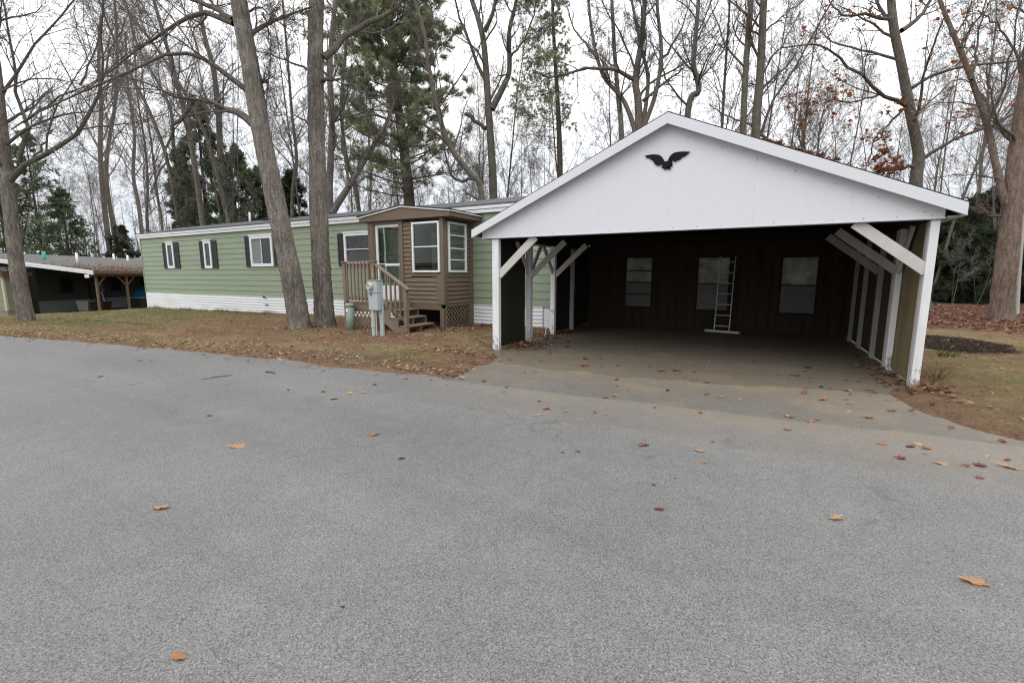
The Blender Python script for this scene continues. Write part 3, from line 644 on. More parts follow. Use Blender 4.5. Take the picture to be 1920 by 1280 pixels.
tree('maple_tree', 'slim twin stemmed maple behind the carport ridge, right of the eagle', 23.0,
     [([(1390, 470), (1393, 250), (1399, 120), (1408, 0), (1412, -120)], 13, 9), ([(1412, 470), (1417, 250), (1426, 130), (1432, 0), (1440, -140)], 19, 10, 23)],
     [([(1422, 170), (1440, 120), (1470, 80), (1500, 20)], 5, 2, 1), ([(1395, 110), (1412, 70), (1405, 20)], 4, 2, -0.5), ([(1426, 255), (1450, 190), (1500, 110), (1560, 0)], 6, 3, -1), ([(1410, 235), (1360, 215), (1330, 195)], 4, 2, 0.4),
      ([(1412, 240), (1440, 260), (1490, 285), (1530, 295)], 5, 2.5, -0.6), ([(1432, 60), (1470, 30), (1520, -10)], 4, 2, 1)],
     auto=9, lv=(9, 6, 5), k=14, leaves=110, leaf_cols=OAK, auto_t=(0.35, 1), auto_len=0.3)
tree('maple_tree', 'many stemmed dark maple behind the left slope of the carport roof', 21.0,
     [([(1200, 480), (1198, 235), (1192, 150), (1205, 60), (1212, -60)], 16, 7), ([(1196, 260), (1170, 190), (1130, 140), (1110, 60), (1100, -40)], 9, 4, 22), ([(1198, 260), (1228, 180), (1240, 100), (1232, 0), (1240, -100)], 9, 4, 20),
      ([(1168, 470), (1165, 250), (1158, 170), (1150, 60), (1145, -60)], 11, 5, 22), ([(1205, 240), (1215, 150), (1200, 80), (1180, -20)], 8, 4, 21)],
     [([(1190, 150), (1150, 130), (1090, 130), (1040, 145), (1000, 135)], 8, 3, -1), ([(1205, 190), (1240, 160), (1280, 130)], 6, 3, -0.8), ([(1120, 110), (1080, 60), (1060, 0)], 5, 2, 1), ([(1235, 120), (1275, 60), (1300, -20)], 5, 2, 0.5)],
     auto=9, lv=(9, 6, 5), k=14, auto_t=(0.3, 1), auto_len=0.3)
tree('maple_tree', 'slender curving maple behind the ridge just right of the carport peak', 24.0,
     [([(1285, 480), (1288, 225), (1310, 170), (1300, 120), (1305, 60), (1315, -60)], 13, 6)], [([(1300, 150), (1340, 120), (1370, 60)], 4, 2, 1), ([(1290, 200), (1250, 150), (1240, 100)], 4, 2, -1)], auto=14, lv=(9, 6, 5), k=12, auto_t=(0.35, 1), auto_len=0.35)
tree('ash_tree', 'tall forked grey ash between the pine and the thin spruce', 25.0,
     [([(928, 480), (925, 360), (921, 280), (915, 190), (908, 90), (898, 40), (880, -20), (870, -120)], 16, 6), ([(922, 205), (945, 160), (955, 130), (955, 60), (968, 0), (975, -90)], 11, 5, 25.6), ([(908, 60), (925, 20), (938, -60)], 8, 4, 24.4)],
     [([(912, 240), (890, 225), (872, 212)], 8, 6, 0.3), ([(910, 150), (880, 80), (860, 30), (845, -30)], 7, 3, 0.8), ([(955, 110), (990, 60), (1010, -10)], 4, 2, -0.8), ([(953, 140), (930, 145), (936, 165)], 3, 1.5, 0.2)],
     auto=9, lv=(9, 6, 5), k=16, auto_t=(0.4, 1), auto_len=0.28)
tree('ash_tree', 'thin leaning trunk crossing before the right side of the tall pine', 22.0,
     [([(908, 480), (903, 365), (885, 330), (850, 285), (830, 240), (815, 180), (803, 120), (795, 60), (770, -20)], 12, 6)],
     [([(885, 335), (862, 340), (845, 325), (835, 290), (825, 230)], 7, 3, 0.5), ([(900, 375), (880, 365), (868, 356)], 5, 3, 0.1), ([(842, 270), (790, 230), (740, 212), (690, 205)], 5, 2, -0.8)],
     auto=12, lv=(9, 6, 5), k=12, auto_t=(0.3, 1), auto_len=0.3)
tree('maple_tree', 'grey forked trunk rising just right of the straighter lawn maple', 20.0,
     [([(620, 480), (618, 380), (620, 300), (622, 220), (618, 130), (625, 40), (635, -60)], 15, 7), ([(622, 400), (660, 340), (690, 290), (720, 240), (740, 190)], 13, 5, 21)],
     [([(655, 350), (645, 290), (640, 230), (655, 170)], 6, 2.5, 0.8), ([(622, 240), (650, 180), (660, 120)], 5, 2, -0.8)], auto=9, lv=(9, 6, 5), k=14, trunk_mat='grey_bark', auto_t=(0.3, 1), auto_len=0.3)

tree('oak_sapling', 'small leafy oak sapling crown showing over the right roof slope', 18.5,
     [([(1530, 480), (1532, 330), (1536, 250), (1548, 190)], 6, 2), ([(1528, 470), (1515, 320), (1505, 250), (1500, 200)], 5, 2, 18.8)], [([(1532, 320), (1560, 270), (1585, 235)], 3, 1, 0.5), ([(1515, 320), (1490, 270), (1470, 250)], 3, 1, -0.5)],
     auto=14, lv=(6, 4, 3), k=10, leaves=170, leaf_cols=OAK, auto_t=(0.4, 1), auto_len=0.3, leaf_size=0.19, split_bark=False)
# leaning woodland stems left of the pair
LEAN = [([(392, 480), (368, 330), (352, 240), (330, 150), (305, 60), (280, -30)], 12, 27, 'leaning grey trunk, the nearest the home roof'),
        ([(420, 480), (415, 330), (410, 220), (400, 130), (380, 50), (375, -40)], 14, 30, 'upright trunk standing in the dark hemlocks'),
        ([(345, 470), (320, 330), (285, 220), (240, 130), (200, 40), (175, -30)], 8, 30, 'slim trunk leaning strongly left above the home roof'),
        ([(455, 470), (400, 300), (360, 200), (300, 100), (240, 20), (215, -40)], 8, 26, 'long thin trunk leaning left behind the leaning maple'),
        ([(385, 470), (330, 300), (318, 200), (260, 90), (235, 0)], 8, 33, 'far grey trunk curving left beyond the vent pipes'),
        ([(207, 480), (195, 380), (188, 280), (190, 200), (185, 120), (190, 30)], 12, 60, 'pale upright trunk between the two houses'),
        ([(228, 480), (205, 380), (200, 300), (215, 200), (220, 100), (215, 0)], 10, 62, 'dark crooked trunk between the two houses'),
        ([(268, 480), (262, 400), (250, 330), (252, 250), (240, 160), (235, 60)], 9, 58, 'thin trunk at the left end of the green home'),
        ([(545, 470), (548, 380), (556, 300), (548, 220), (540, 120), (530, 0)], 8, 27, 'thin trunk in the gap between the paired maples'),
        ([(690, 470), (668, 360), (650, 300), (640, 200), (648, 100), (655, 0)], 9, 27, 'thin grey trunk left of the tall pine')]
for pth, wd, D, lab in LEAN:
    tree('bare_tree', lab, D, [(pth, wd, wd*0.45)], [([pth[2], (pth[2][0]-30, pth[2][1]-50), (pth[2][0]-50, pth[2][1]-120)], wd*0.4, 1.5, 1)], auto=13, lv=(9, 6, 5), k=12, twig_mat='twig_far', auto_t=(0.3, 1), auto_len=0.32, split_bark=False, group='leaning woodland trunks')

# ------------------------------------------------------------------ evergreens
GREEN = [(0.15, 0.195, 0.11), (0.19, 0.235, 0.125), (0.235, 0.28, 0.145), (0.125, 0.16, 0.10)]
PGREEN = [(0.26, 0.31, 0.19), (0.32, 0.37, 0.22), (0.37, 0.41, 0.25), (0.22, 0.26, 0.185), (0.4, 0.41, 0.23)]
def conifer(name, label, foot, height, r_base, kind, r_trunk, bare=0.0, lean=(0, 0), cols=GREEN, nbr=None, dens=1.0, path=None, prof=None, side=None, group=None):
    root = thing(name, label, 'tree', foot, 0, group)
    foot = np.array(foot, float)
    if path is None: path = [foot+np.array([0, 0, -0.2]), foot+np.array([lean[0]*0.5, lean[1]*0.5, height*0.5]), foot+np.array([lean[0], lean[1], height])]
    V, Fq = trunk_mesh([(path, r_trunk, r_trunk*0.12, 30)], 16, 0.06, 0.15); np_mesh('trunk', V, Fq, M['pine_bark'], root, True)
    sp_ = resample(path, 60); nb_ = nbr or 90
    hs = bare+(1-bare)*((np.arange(nb_)+rng.random(nb_))/nb_)**0.92
    i = np.clip((hs*59).astype(int), 0, 58); B = sp_[i]
    az = rng.random(nb_)*2*math.pi
    if side is not None: az = np.where(rng.random(nb_) < 0.35, math.radians(208)+rng.normal(size=nb_)*0.9, az)
    if prof is None: prof = lambda t: (1-t)**0.8
    Lb = r_base*np.array([prof(t) for t in hs])*rng.uniform(0.6, 1.15, nb_)+0.15
    if side is not None: Lb = Lb*np.array([side(a, t) for a, t in zip(az, hs)])
    npt = 9; Q = np.zeros((nb_, npt, 3)); Q[:, 0] = B
    up0 = {'pine': 0.22, 'spruce': 0.0, 'hemlock': 0.12}[kind]; cv = {'pine': 0.045, 'spruce': -0.02, 'hemlock': -0.075}[kind]
    d = np.stack([np.cos(az), np.sin(az), np.full(nb_, up0)+rng.normal(size=nb_)*(0.25 if kind == 'spruce' else 0.1)], 1)
    for j in range(1, npt):
        d[:, 2] += cv; d += rng.normal(size=(nb_, 3))*np.array([0.08, 0.08, 0.05]); d /= np.linalg.norm(d, axis=1, keepdims=True)
        Q[:, j] = Q[:, j-1]+d*(Lb/(npt-1))[:, None]
    R = (0.5 if kind == 'spruce' else 1)*np.clip(Lb*0.012, 0.006, 0.05)[:, None]*np.linspace(1, 0.25, npt)[None]
    if kind == 'pine':
        P2, R2 = spawn(Q, R, 11, 0.28, (30, 60), 0.32, 0.5, 6, 0.08, 0.16, 0.3); P2[:, :, 2] = P2[:, :1, 2]+(P2[:, :, 2]-P2[:, :1, 2])*0.45; P3, R3 = spawn(P2, R2, 6, 0.2, (25, 55), 0.5, 0.6, 4, 0.08, 0.25, 0.2)
        keep = rng.random(len(P3)) < 0.9*dens*np.repeat(np.clip(0.12+(hs-0.24)*3.4, 0.12, 1), 66); P3, R3 = P3[keep], R3[keep]
        tp = np.concatenate([P3[:, 1], P3[:, 2], P3[:, 3], P2[:, 5]]); td = np.concatenate([P3[:, 2]-P3[:, 1], P3[:, 3]-P3[:, 2], P3[:, 3]-P3[:, 2], P2[:, 5]-P2[:, 4]])
        td /= np.linalg.norm(td, axis=1, keepdims=True)+1e-9; td[:, 2] += 0.25
        nV, nF, nC = needles(tp, td, 18, 0.30, 0.017, 0.75, cols)
    elif kind == 'spruce':
        P2, R2 = spawn(Q, R, 9, 0.15, (40, 70), 0.34, 0.5, 5, 0.07, -0.25, 0.2); P3, R3 = spawn(P2, R2, 3, 0.2, (30, 60), 0.5, 0.6, 4, 0.08, -0.1, 0.12)
        kf = np.repeat(np.array([side(a, t) if side else 1 for a, t in zip(az, hs)])*(hs > 0.36), 27); keep = rng.random(len(P3)) < np.clip(kf, 0, 1)*dens; Pn = P3[keep]
        tp = np.concatenate([Pn[:, 1], Pn[:, 2], Pn[:, 3]]); td = np.concatenate([Pn[:, 2]-Pn[:, 1]]*2+[Pn[:, 3]-Pn[:, 2]]); td /= np.linalg.norm(td, axis=1, keepdims=True)+1e-9
        nV, nF, nC = needles(tp, td, 12, 0.14, 0.018, 0.7, cols)
    else:
        P2, R2 = spawn(Q, R, 10, 0.12, (35, 65), 0.36, 0.5, 6, 0.06, -0.22, 0.3); P3, R3 = spawn(P2, R2, 6, 0.1, (35, 60), 0.42, 0.6, 4, 0.06, -0.2, 0.15)
        keep = rng.random(len(P3)) < dens; P3, R3 = P3[keep], R3[keep]
        tp = np.concatenate([P3[:, 0], P3[:, 1], P3[:, 2], P3[:, 3]]); td = np.concatenate([P3[:, 1]-P3[:, 0], P3[:, 2]-P3[:, 1], P3[:, 3]-P3[:, 2], P3[:, 3]-P3[:, 2]]); td /= np.linalg.norm(td, axis=1, keepdims=True)+1e-9
        nV, nF, nC = needles(tp, td, 9, 0.15, 0.036, 0.7, cols)
    V, Fq = join([tubes(Q, R, 5), tubes(P2, np.maximum(R2, 0.003), 3), tubes(P3, np.maximum(R3, 0.0022), 3)])
    np_mesh('branches', V, Fq, M['pine_bark'], root, False); np_mesh('crown', nV, nF, M['needle'], root, False, nC)
    return root
D = 26.0
pth = [pd(772, 480, D), pd(768, 385, D), pd(757, 280, D), pd(738, 130, D), pd(730, 0, D), pd(728, -150, D), pd(726, -260, D)]; f0 = pth[0].copy(); f0[2] = 0; pth = [f0]+pth[1:]
conifer('pine_tree', 'tall wispy white pine behind the porch with bare lower branches', f0, 20, 4.1, 'pine', 0.36, bare=0.19, cols=PGREEN, nbr=185, path=pth, prof=lambda t: 0.95-0.55*max(0, t-0.35), dens=1.0)
D = 24.0
pth = [pd(1052, 480, D), pd(1050, 320, D), pd(1046, 200, D), pd(1038, 60, D), pd(1034, -60, D), pd(1030, -200, D)]; f1 = pth[0].copy(); f1[2] = 0; pth = [f1]+pth[1:]
conifer('spruce_tree', 'thin spruce with needles mostly on its left side, behind the carport', f1, 18, 3.2, 'spruce', 0.17, bare=0.22, cols=PGREEN, nbr=150, path=pth, prof=lambda t: 1.05-0.6*t, side=lambda a, t: 0.35+0.75*max(0, math.cos(a-math.radians(208))))
HEM = [(85, 57, 250, 6.2, 'broad dark hemlock behind the neighbour house roof'), (20, 56, 270, 5.4, 'dark hemlock behind the leaning far left maple'), (135, 58, 360, 4.6, 'lower hemlock at the right end of the neighbour roof'),
       (235, 60, 430, 3.4, 'small pale hemlock in the gap left of the green home'),
       (398, 31, 195, 2.9, 'tall dark hemlock behind the green home vent pipes'), (356, 33, 305, 2.2, 'bushy hemlock behind the left half of the green home'), (452, 30, 290, 3.4, 'wide hemlock just left of the leaning maple trunk'),
       (505, 32, 330, 2.6, 'low hemlock behind the leaning maple trunk'), (556, 33, 335, 2.3, 'small yellowish hemlock seen between the paired maples')]
for x, D, top, rb, lab in HEM:
    f_ = pd(x, 515, D); f_[2] = -0.3; hgt = pd(x, top, D)[2]
    conifer('hemlock_tree', lab, f_, hgt+0.8, rb, 'hemlock', 0.2, bare=0.05, nbr=85, dens=1.0, cols=GREEN if 'pale' not in lab and 'yellow' not in lab else [(0.06, 0.085, 0.035), (0.08, 0.1, 0.045)], prof=lambda t: (1-t)**0.65)
hp = conifer('hemlock_tree', 'dark hemlock right beside the carport post, lowest in the gap', pd(1775, 515, 27)*np.array([1, 1, 0]), 5.4, 2.7, 'hemlock', 0.13, bare=0.02, nbr=100, dens=1.0, cols=[(0.06, 0.08, 0.05), (0.075, 0.098, 0.055), (0.095, 0.115, 0.062), (0.05, 0.065, 0.045)], prof=lambda t: (1-t)**0.5)
for x, D, s, sz, lab in ((1812, 25, 0.8, 0.78, 'bushy low hemlock between the carport post and the stout oak'), (1845, 30, 1.25, 1.3, 'taller hemlock rising behind the stout oak limb'), (1905, 27, 1.1, 1.1, 'dark hemlock right behind the stout oak trunk'),
                          (1950, 25, 1.1, 1.15, 'hemlock cut by the right edge of the view'), (1745, 33, 1.3, 1.15, 'hemlock whose crown shows just right of the carport wall'), (1700, 31, 1.15, 0.95, 'hemlock hidden mostly behind the carport right wall'), (1875, 36, 1.4, 1.5, 'far hemlock filling the gap left of the stout oak')):
    q = pd(x, 515, D); dup(hp, (q[0], q[1], -0.1), random.random()*6.28, s, lab, sz=sz)

# ------------------------------------------------------------------ background woods: bare trees one can tell apart
def wild(name, h, r, nst, seed_tw=10, lean=0.05):
    root = thing(name, None, 'tree', (0, 0, 0))
    stems = []
    for s in range(nst):
        a = random.random()*6.28; ln = lean*(1 if nst == 1 else 3.2)
        p = [np.array([0, 0, -0.3])]
        if s: p = [np.array([0, 0, h*0.08*s])]
        cur = p[0].copy()
        n = 7
        for j in range(n):
            cur = cur+np.array([math.cos(a)*ln*h/n+random.gauss(0, 0.018)*h/3, math.sin(a)*ln*h/n+random.gauss(0, 0.018)*h/3, h/n]); p.append(cur.copy())
        stems.append((p, r*(1 if s == 0 else 0.6), r*0.12, 24))
    V, Fq = trunk_mesh(stems, 10, 0.06, 0.15); np_mesh('trunk', V, Fq, M['grey_bark'], root, True)
    SPs = np.stack([resample(s[0], 16) for s in stems]); SRs = np.stack([np.linspace(s[1], s[2], 16) for s in stems])
    Q, RR = spawn(SPs, SRs, seed_tw, 0.3, (25, 55), 0.36, 0.4, 10, 0.12, 0.5, 0.8, 0.25, 0.55)
    P2, R2 = spawn(Q, RR, 8, 0.15, (25, 55), 0.48, 0.55, 7, 0.13, 0.35, 0.4, 0.3); P3, R3 = spawn(P2, R2, 5, 0.15, (25, 60), 0.5, 0.6, 5, 0.13, 0.25, 0.25, 0.35); P4, R4 = spawn(P3, R3, 6, 0.15, (25, 60), 0.6, 0.7, 4, 0.13, 0.2, 0.15, 0.5)
    V, Fq = join([tubes(Q, RR, 6), tubes(P2, R2, 4), tubes(P3, np.maximum(R3, 0.0045), 3), tubes(P4, np.maximum(R4, 0.0035), 3)])
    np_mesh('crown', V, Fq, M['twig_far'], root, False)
    return root
protos = [wild('bare_tree', 17, 0.10, 1, 24), wild('bare_tree', 15, 0.075, 2, 16), wild('bare_tree', 19, 0.125, 1, 26), wild('bare_tree', 13, 0.058, 3, 11), wild('bare_tree', 16, 0.082, 1, 20, 0.12), wild('sapling', 7, 0.035, 2, 5, 0.08)]
used = set()
def place(pi, x, D, s, label, group):
    q = pd(x, 515, D)
    if pi not in used:
        used.add(pi); r = protos[pi]; r.location = (float(q[0]), float(q[1]), 0); r.rotation_euler = (0, 0, random.random()*6.28); r.scale = (s, s, s); r['label'] = label; r['group'] = group
    else: dup(protos[pi], (q[0], q[1], 0), random.random()*6.28, s*random.uniform(0.9, 1.12), label, group)
zones = [(-60, 255, 10, (58, 85), 'bare background tree in the woods beyond the neighbour house', 'bare trees beyond the neighbour house'),
         (255, 600, 9, (27, 60), 'bare background tree in the woods behind the green home', 'bare trees behind the green home'),
         (600, 930, 10, (27, 60), 'bare background tree in the woods behind the porch and pine', 'bare trees behind the porch'),
         (930, 1260, 9, (25, 55), 'bare background tree behind the left slope of the carport roof', 'bare trees behind the left roof slope'),
         (1260, 1700, 11, (24, 55), 'bare background tree behind the right slope of the carport roof', 'bare trees behind the right roof slope'),
         (1700, 2010, 9, (24, 55), 'bare background tree in the woods right of the carport', 'bare trees right of the carport')]
for a, b_, n, dr, lab, grp in zones:
    for i in range(n):
        x = a+(b_-a)*(i+random.random())/n; D = dr[0]+(dr[1]-dr[0])*random.random()**1.3
        pi = random.choice([0, 0, 1, 2, 3, 4]); place(pi, x, D, random.uniform(0.8, 1.25)*(1.0 if D < 45 else 1.15), lab, grp)
for x, D in ((1792, 20), (1838, 22)):
    place(5, x, D, random.uniform(0.35, 0.5), 'thin bare sapling on the leaf bank between the carport and the stout oak', 'saplings on the leaf bank')
for x, D in ((285, 30), (340, 28), (470, 27), (640, 25), (690, 24), (830, 25), (870, 26), (960, 24), (720, 24)):
    place(5, x, D, random.uniform(0.8, 1.2), 'thin bare sapling rising just behind the green home roof', 'saplings behind the green home')
t = tree('birch_tree', 'pale thin birch trunk immediately right of the stout oak trunk', 17.0, [([(1905, 606), (1912, 500), (1922, 380), (1930, 250), (1925, 100), (1935, -50)], 9, 4)], [], auto=12, lv=(7, 4, 3), trunk_mat='birch', k=12, split_bark=False)
# the dense far wood that closes the view at the horizon
n = 600; ang = rng.uniform(-1.15, 1.25, n)+0.0; Dd = rng.uniform(62, 120, n)
bx = -np.sin(YAW+ang*-1.0)*0; lat = np.tan(np.clip(ang, -1.05, 1.05))*Dd
base = fh[None]*Dd[:, None]+rt[None]*lat[:, None]; hh = rng.uniform(7, 17, n)
P = np.zeros((n, 5, 3)); P[:, 0] = base; P[:, 0, 2] = -0.5
for j in range(1, 5): P[:, j] = P[:, j-1]+np.stack([rng.normal(size=n)*0.25, rng.normal(size=n)*0.25, hh/4], 1)
R = rng.uniform(0.045, 0.12, n)[:, None]*np.linspace(1, 0.3, 5)[None]
P2, R2 = spawn(P, R, 7, 0.2, (25, 60), 0.3, 0.5, 5, 0.15, 0.4, 0.8); P3, R3 = spawn(P2, R2, 5, 0.2, (25, 60), 0.5, 0.6, 4, 0.15, 0.3, 0.5); R3 = np.maximum(R3, 0.012)
V, Fq = join([tubes(P, R, 5), tubes(P2, R2, 3), tubes(P3, R3, 3)])
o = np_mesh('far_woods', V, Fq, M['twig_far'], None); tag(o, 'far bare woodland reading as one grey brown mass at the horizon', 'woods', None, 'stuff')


# ------------------------------------------------------------------ buildings
def lb(mb, O, u, n, a0, a1, z0, z1, d0, d1):
    """box on a wall: a along the wall, z up, d outward"""
    O = np.array(O, float); u = np.array(u, float); n = np.array(n, float); z = np.array([0, 0, 1.0])
    vs = [O+u*a+z*c+n*d for d in (d0, d1) for (a, c) in ((a0, z0), (a1, z0), (a1, z1), (a0, z1))]
    return mb.add(vs, [(0, 1, 2, 3), (7, 6, 5, 4), (0, 4, 5, 1), (1, 5, 6, 2), (2, 6, 7, 3), (3, 7, 4, 0)])
def laps(mb, O, u, n, a0, a1, z0, z1, step, out_=0.016, back=0.0):
    """clapboards: each course leans out to a shadow edge at its foot"""
    O = np.array(O, float); u = np.array(u, float); n = np.array(n, float); z = np.array([0, 0, 1.0])
    c = z0
    while c < z1-1e-4:
        t = min(c+step, z1)
        P = [O+u*a+z*cc+n*d for a in (a0, a1) for (cc, d) in ((c, back), (c, out_), (c+0.012, out_+0.001), (t, back+0.002), (t, back))]
        mb.add(P, [(0, 1, 6, 5), (1, 2, 7, 6), (2, 3, 8, 7), (0, 4, 3, 2, 1), (5, 6, 7, 8, 9)])
        c = t
def window(parent, O, u, n, w, h, fr=0.06, rails=(), mull=(), depth=0.05, frame_mat='white_trim', panes=None, name='window', sash=0.03, sill=True):
    mb = MB()
    lb(mb, O, u, n, 0, fr, 0, h, 0, depth); lb(mb, O, u, n, w-fr, w, 0, h, 0, depth)
    lb(mb, O, u, n, fr, w-fr, 0, fr, 0, depth*0.97); lb(mb, O, u, n, fr, w-fr, h-fr, h, 0, depth*0.97)
    for r in rails: lb(mb, O, u, n, fr, w-fr, h*r-sash/2, h*r+sash/2, 0.004, depth*0.8)
    for r in mull: lb(mb, O, u, n, w*r-sash/2, w*r+sash/2, fr, h-fr, 0.004, depth*0.8)
    f = mb.build(name, M[frame_mat], parent, 0.004)
    ys = [fr]+[h*r for r in rails]+[h-fr]; xs = [fr]+[w*r for r in mull]+[w-fr]
    q = 0
    for i in range(len(ys)-1):
        for j in range(len(xs)-1):
            p = MB(); lb(p, O, u, n, xs[j]-0.002, xs[j+1]+0.002, ys[i], ys[i+1], 0.006, 0.012)
            mt = panes[q % len(panes)] if panes else 'window_glass'; q += 1
            p.build('pane', M[mt], f)
    return f
def shutter(parent, O, u, n, w, h, name='shutter'):
    mb = MB(); lb(mb, O, u, n, 0, w, 0, h, 0.0, 0.022)
    for (z0, z1) in ((0.0, 0.07), (0.47, 0.53), (0.93, 1.0)): lb(mb, O, u, n, 0.0, w, h*z0, h*z1, 0.0225, 0.034)
    for (a0, a1) in ((0, 0.18), (0.82, 1)): lb(mb, O, u, n, w*a0, w*a1, h*0.07, h*0.47, 0.0225, 0.033); lb(mb, O, u, n, w*a0, w*a1, h*0.53, h*0.93, 0.0225, 0.033)
    nl = 14
    for i in range(nl):
        for (b0, b1) in ((0.08, 0.46), (0.54, 0.92)):
            zc = h*(b0+(b1-b0)*(i+0.5)/nl); lb(mb, O, u, n, w*0.18, w*0.82, zc-0.006, zc+0.012, 0.0225, 0.029)
    return mb.build(name, M['shutter'], parent)

# ---- the green home
YW = 11.85; HL, HR = -28.25, -4.98; HB = 16.05
home = thing('mobile_home', 'long sage green single storey home with white ribbed skirting and black shutters', 'house', ((HL+HR)/2, YW+2, -0.1))
U = (1, 0, 0); NF = (0, -1, 0)
mb = MB(); mb.box(HL+0.02, HR-0.02, YW+0.003, HB, 0.63, 3.45)
laps(mb, (0, YW, 0), U, NF, HL, HR, 0.63, 3.36, 0.2275, 0.020)
laps(mb, (HR, 0, 0), (0, 1, 0), (1, 0, 0), YW, HB, 0.63, 3.36, 0.2275, 0.020)
laps(mb, (HL, 0, 0), (0, 1, 0), (-1, 0, 0), YW, HB, 0.63, 3.36, 0.2275, 0.020)
mb.build('wall', M['green_siding'], home)
mb = MB(); mb.box(HL-0.02, HL+0.05, YW-0.03, YW-0.001, 0.6, 3.4); mb.build('corner_trim', M['green_siding'], home)
# ribbed skirting
prof = []
z = 0.655
pts = []
nz = 8; hstep = 0.11
zz = np.arange(-0.35, 0.6501, 0.011)
pr = [(YW-0.012-0.016*(0.5+0.5*math.cos(2*math.pi*(q-0.63)/hstep))**0.8 if True else 0, q) for q in zz]
xs_ = np.arange(HL, HR+0.01, 0.6); V = []; Fq = []
for i, x in enumerate(xs_):
    wob = 0.006*math.sin(i*1.7)+0.004*math.sin(i*0.63)
    for (yy, q) in pr: V.append((x, yy+wob*0.5, q+wob))
k = len(pr)
for i in range(len(xs_)-1):
    for j in range(k-1): Fq.append((i*k+j, (i+1)*k+j, (i+1)*k+j+1, i*k+j+1))
np_mesh('skirting', np.array(V), np.array(Fq), M['white_skirt'], home, True)
mb = MB(); mb.box(HL+0.03, HR-0.03, YW+0.02, HB-0.03, -0.4, 0.628); mb.build('base_panel', M['white_skirt'], home)
# eave trim
mb = MB(); mb.box(HL-0.1, HR+0.05, YW-0.10, YW-0.02, 3.36, 3.47); mb.box(HL-0.12, HR+0.07, YW-0.13, YW-0.02, 3.472, 3.57)
mb.box(HL-0.1, HL-0.03, YW-0.02, HB+0.05, 3.4, 3.57)
mb.build('eave_trim', M['white_trim'], home, 0.004)
mb = MB(); YR = 13.95; ZR = 4.10
mb.prism([(YW-0.15, 3.575), (YR, ZR), (HB+0.15, 3.575), (HB+0.15, 3.60), (YR, ZR+0.03), (YW-0.15, 3.602)], 'x', HL-0.14, HR+0.08)
roof = mb.build('roof', M['shingle'], home)
mb = MB(); mb.prism([(YW, 3.45), (HB, 3.45), (YR, ZR-0.01)], 'x', HL+0.02, HR-0.02); mb.build('gable_end', M['white_trim'], home)
for (x, y0, y1, yy) in ((318, 404, 431, 13.0), (468, 398, 415, 13.4)):
    a = py(x, y0, yy); b_ = py(x+(3 if x < 400 else 0), y1, yy)
    mb = MB(); mb.cyl((b_[0], yy, 3.7), (a[0], yy, a[2]), 0.045, k=12); mb.build('vent_pipe', M['white_trim'], roof, smooth=True)
mb = MB(); a = py(503, 413, 13.2); mb.box(a[0]-0.22, a[0]+0.22, 13.1, 13.5, 3.85, 4.03); mb.box(a[0]-0.27, a[0]+0.27, 13.05, 13.55, 4.03, 4.06); mb.build('roof_vent', M['shutter'], roof)
mb = MB(); a = py(545, 410, 13.7); mb.box(a[0]-0.3, a[0]+0.3, 13.6, 13.9, 4.0, 4.10); mb.build('roof_vent', M['shutter'], roof)
# windows and shutters of the front
def wx(x, y): return py(x, y, YW)
for (sl0, sl1, w0, w1, sr0, sr1, yt, yb, kind) in ((308, 316, 315.3, 328, 326.5, 337.5, 455.6, 503, 0), (377, 387, 384.8, 398.5, 396.6, 408.6, 452, 503, 0), (462, 474, 472, 514, 512.5, 521.5, 443, 500, 1), (635.5, 648, 648, 706, 708, 719, 438, 498, 2)):
    a = wx(w0, (yt+yb)/2); b_ = wx(w1, (yt+yb)/2); zt = wx(w0, yt)[2]; zb = wx(w0, yb)[2]
    if kind == 0:
        f = window(home, (a[0], YW-0.021, zb), U, NF, b_[0]-a[0], zt-zb, 0.11, depth=0.05, panes=['window_glass'])
    elif kind == 1:
        f = window(home, (a[0], YW-0.021, zb), U, NF, b_[0]-a[0], zt-zb, 0.12, mull=(0.5,), depth=0.06, panes=['screen_light', 'window_glass'])
    else:
        f = window(home, (a[0], YW-0.021, zb), U, NF, b_[0]-a[0], zt-zb, 0.1, rails=(0.5,), depth=0.06, panes=['screen', 'window_glass'])
    mb = MB(); lb(mb, (a[0], YW-0.021, zt), U, NF, -0.03, b_[0]-a[0]+0.03, 0.0, 0.05, 0, 0.075); mb.build('head_trim', M['white_trim'], f)
    s0 = wx(sl0, (yt+yb)/2); s1 = wx(sl1, (yt+yb)/2); sh = zt-zb+0.02
    shutter(home, (s0[0], YW-0.022, zb-0.01), U, NF, a[0]-0.04-s0[0], sh)
    if sr1: s2 = wx(sr1, (yt+yb)/2); shutter(home, (b_[0]+0.04, YW-0.022, zb-0.01), U, NF, s2[0]-b_[0]-0.04, sh)
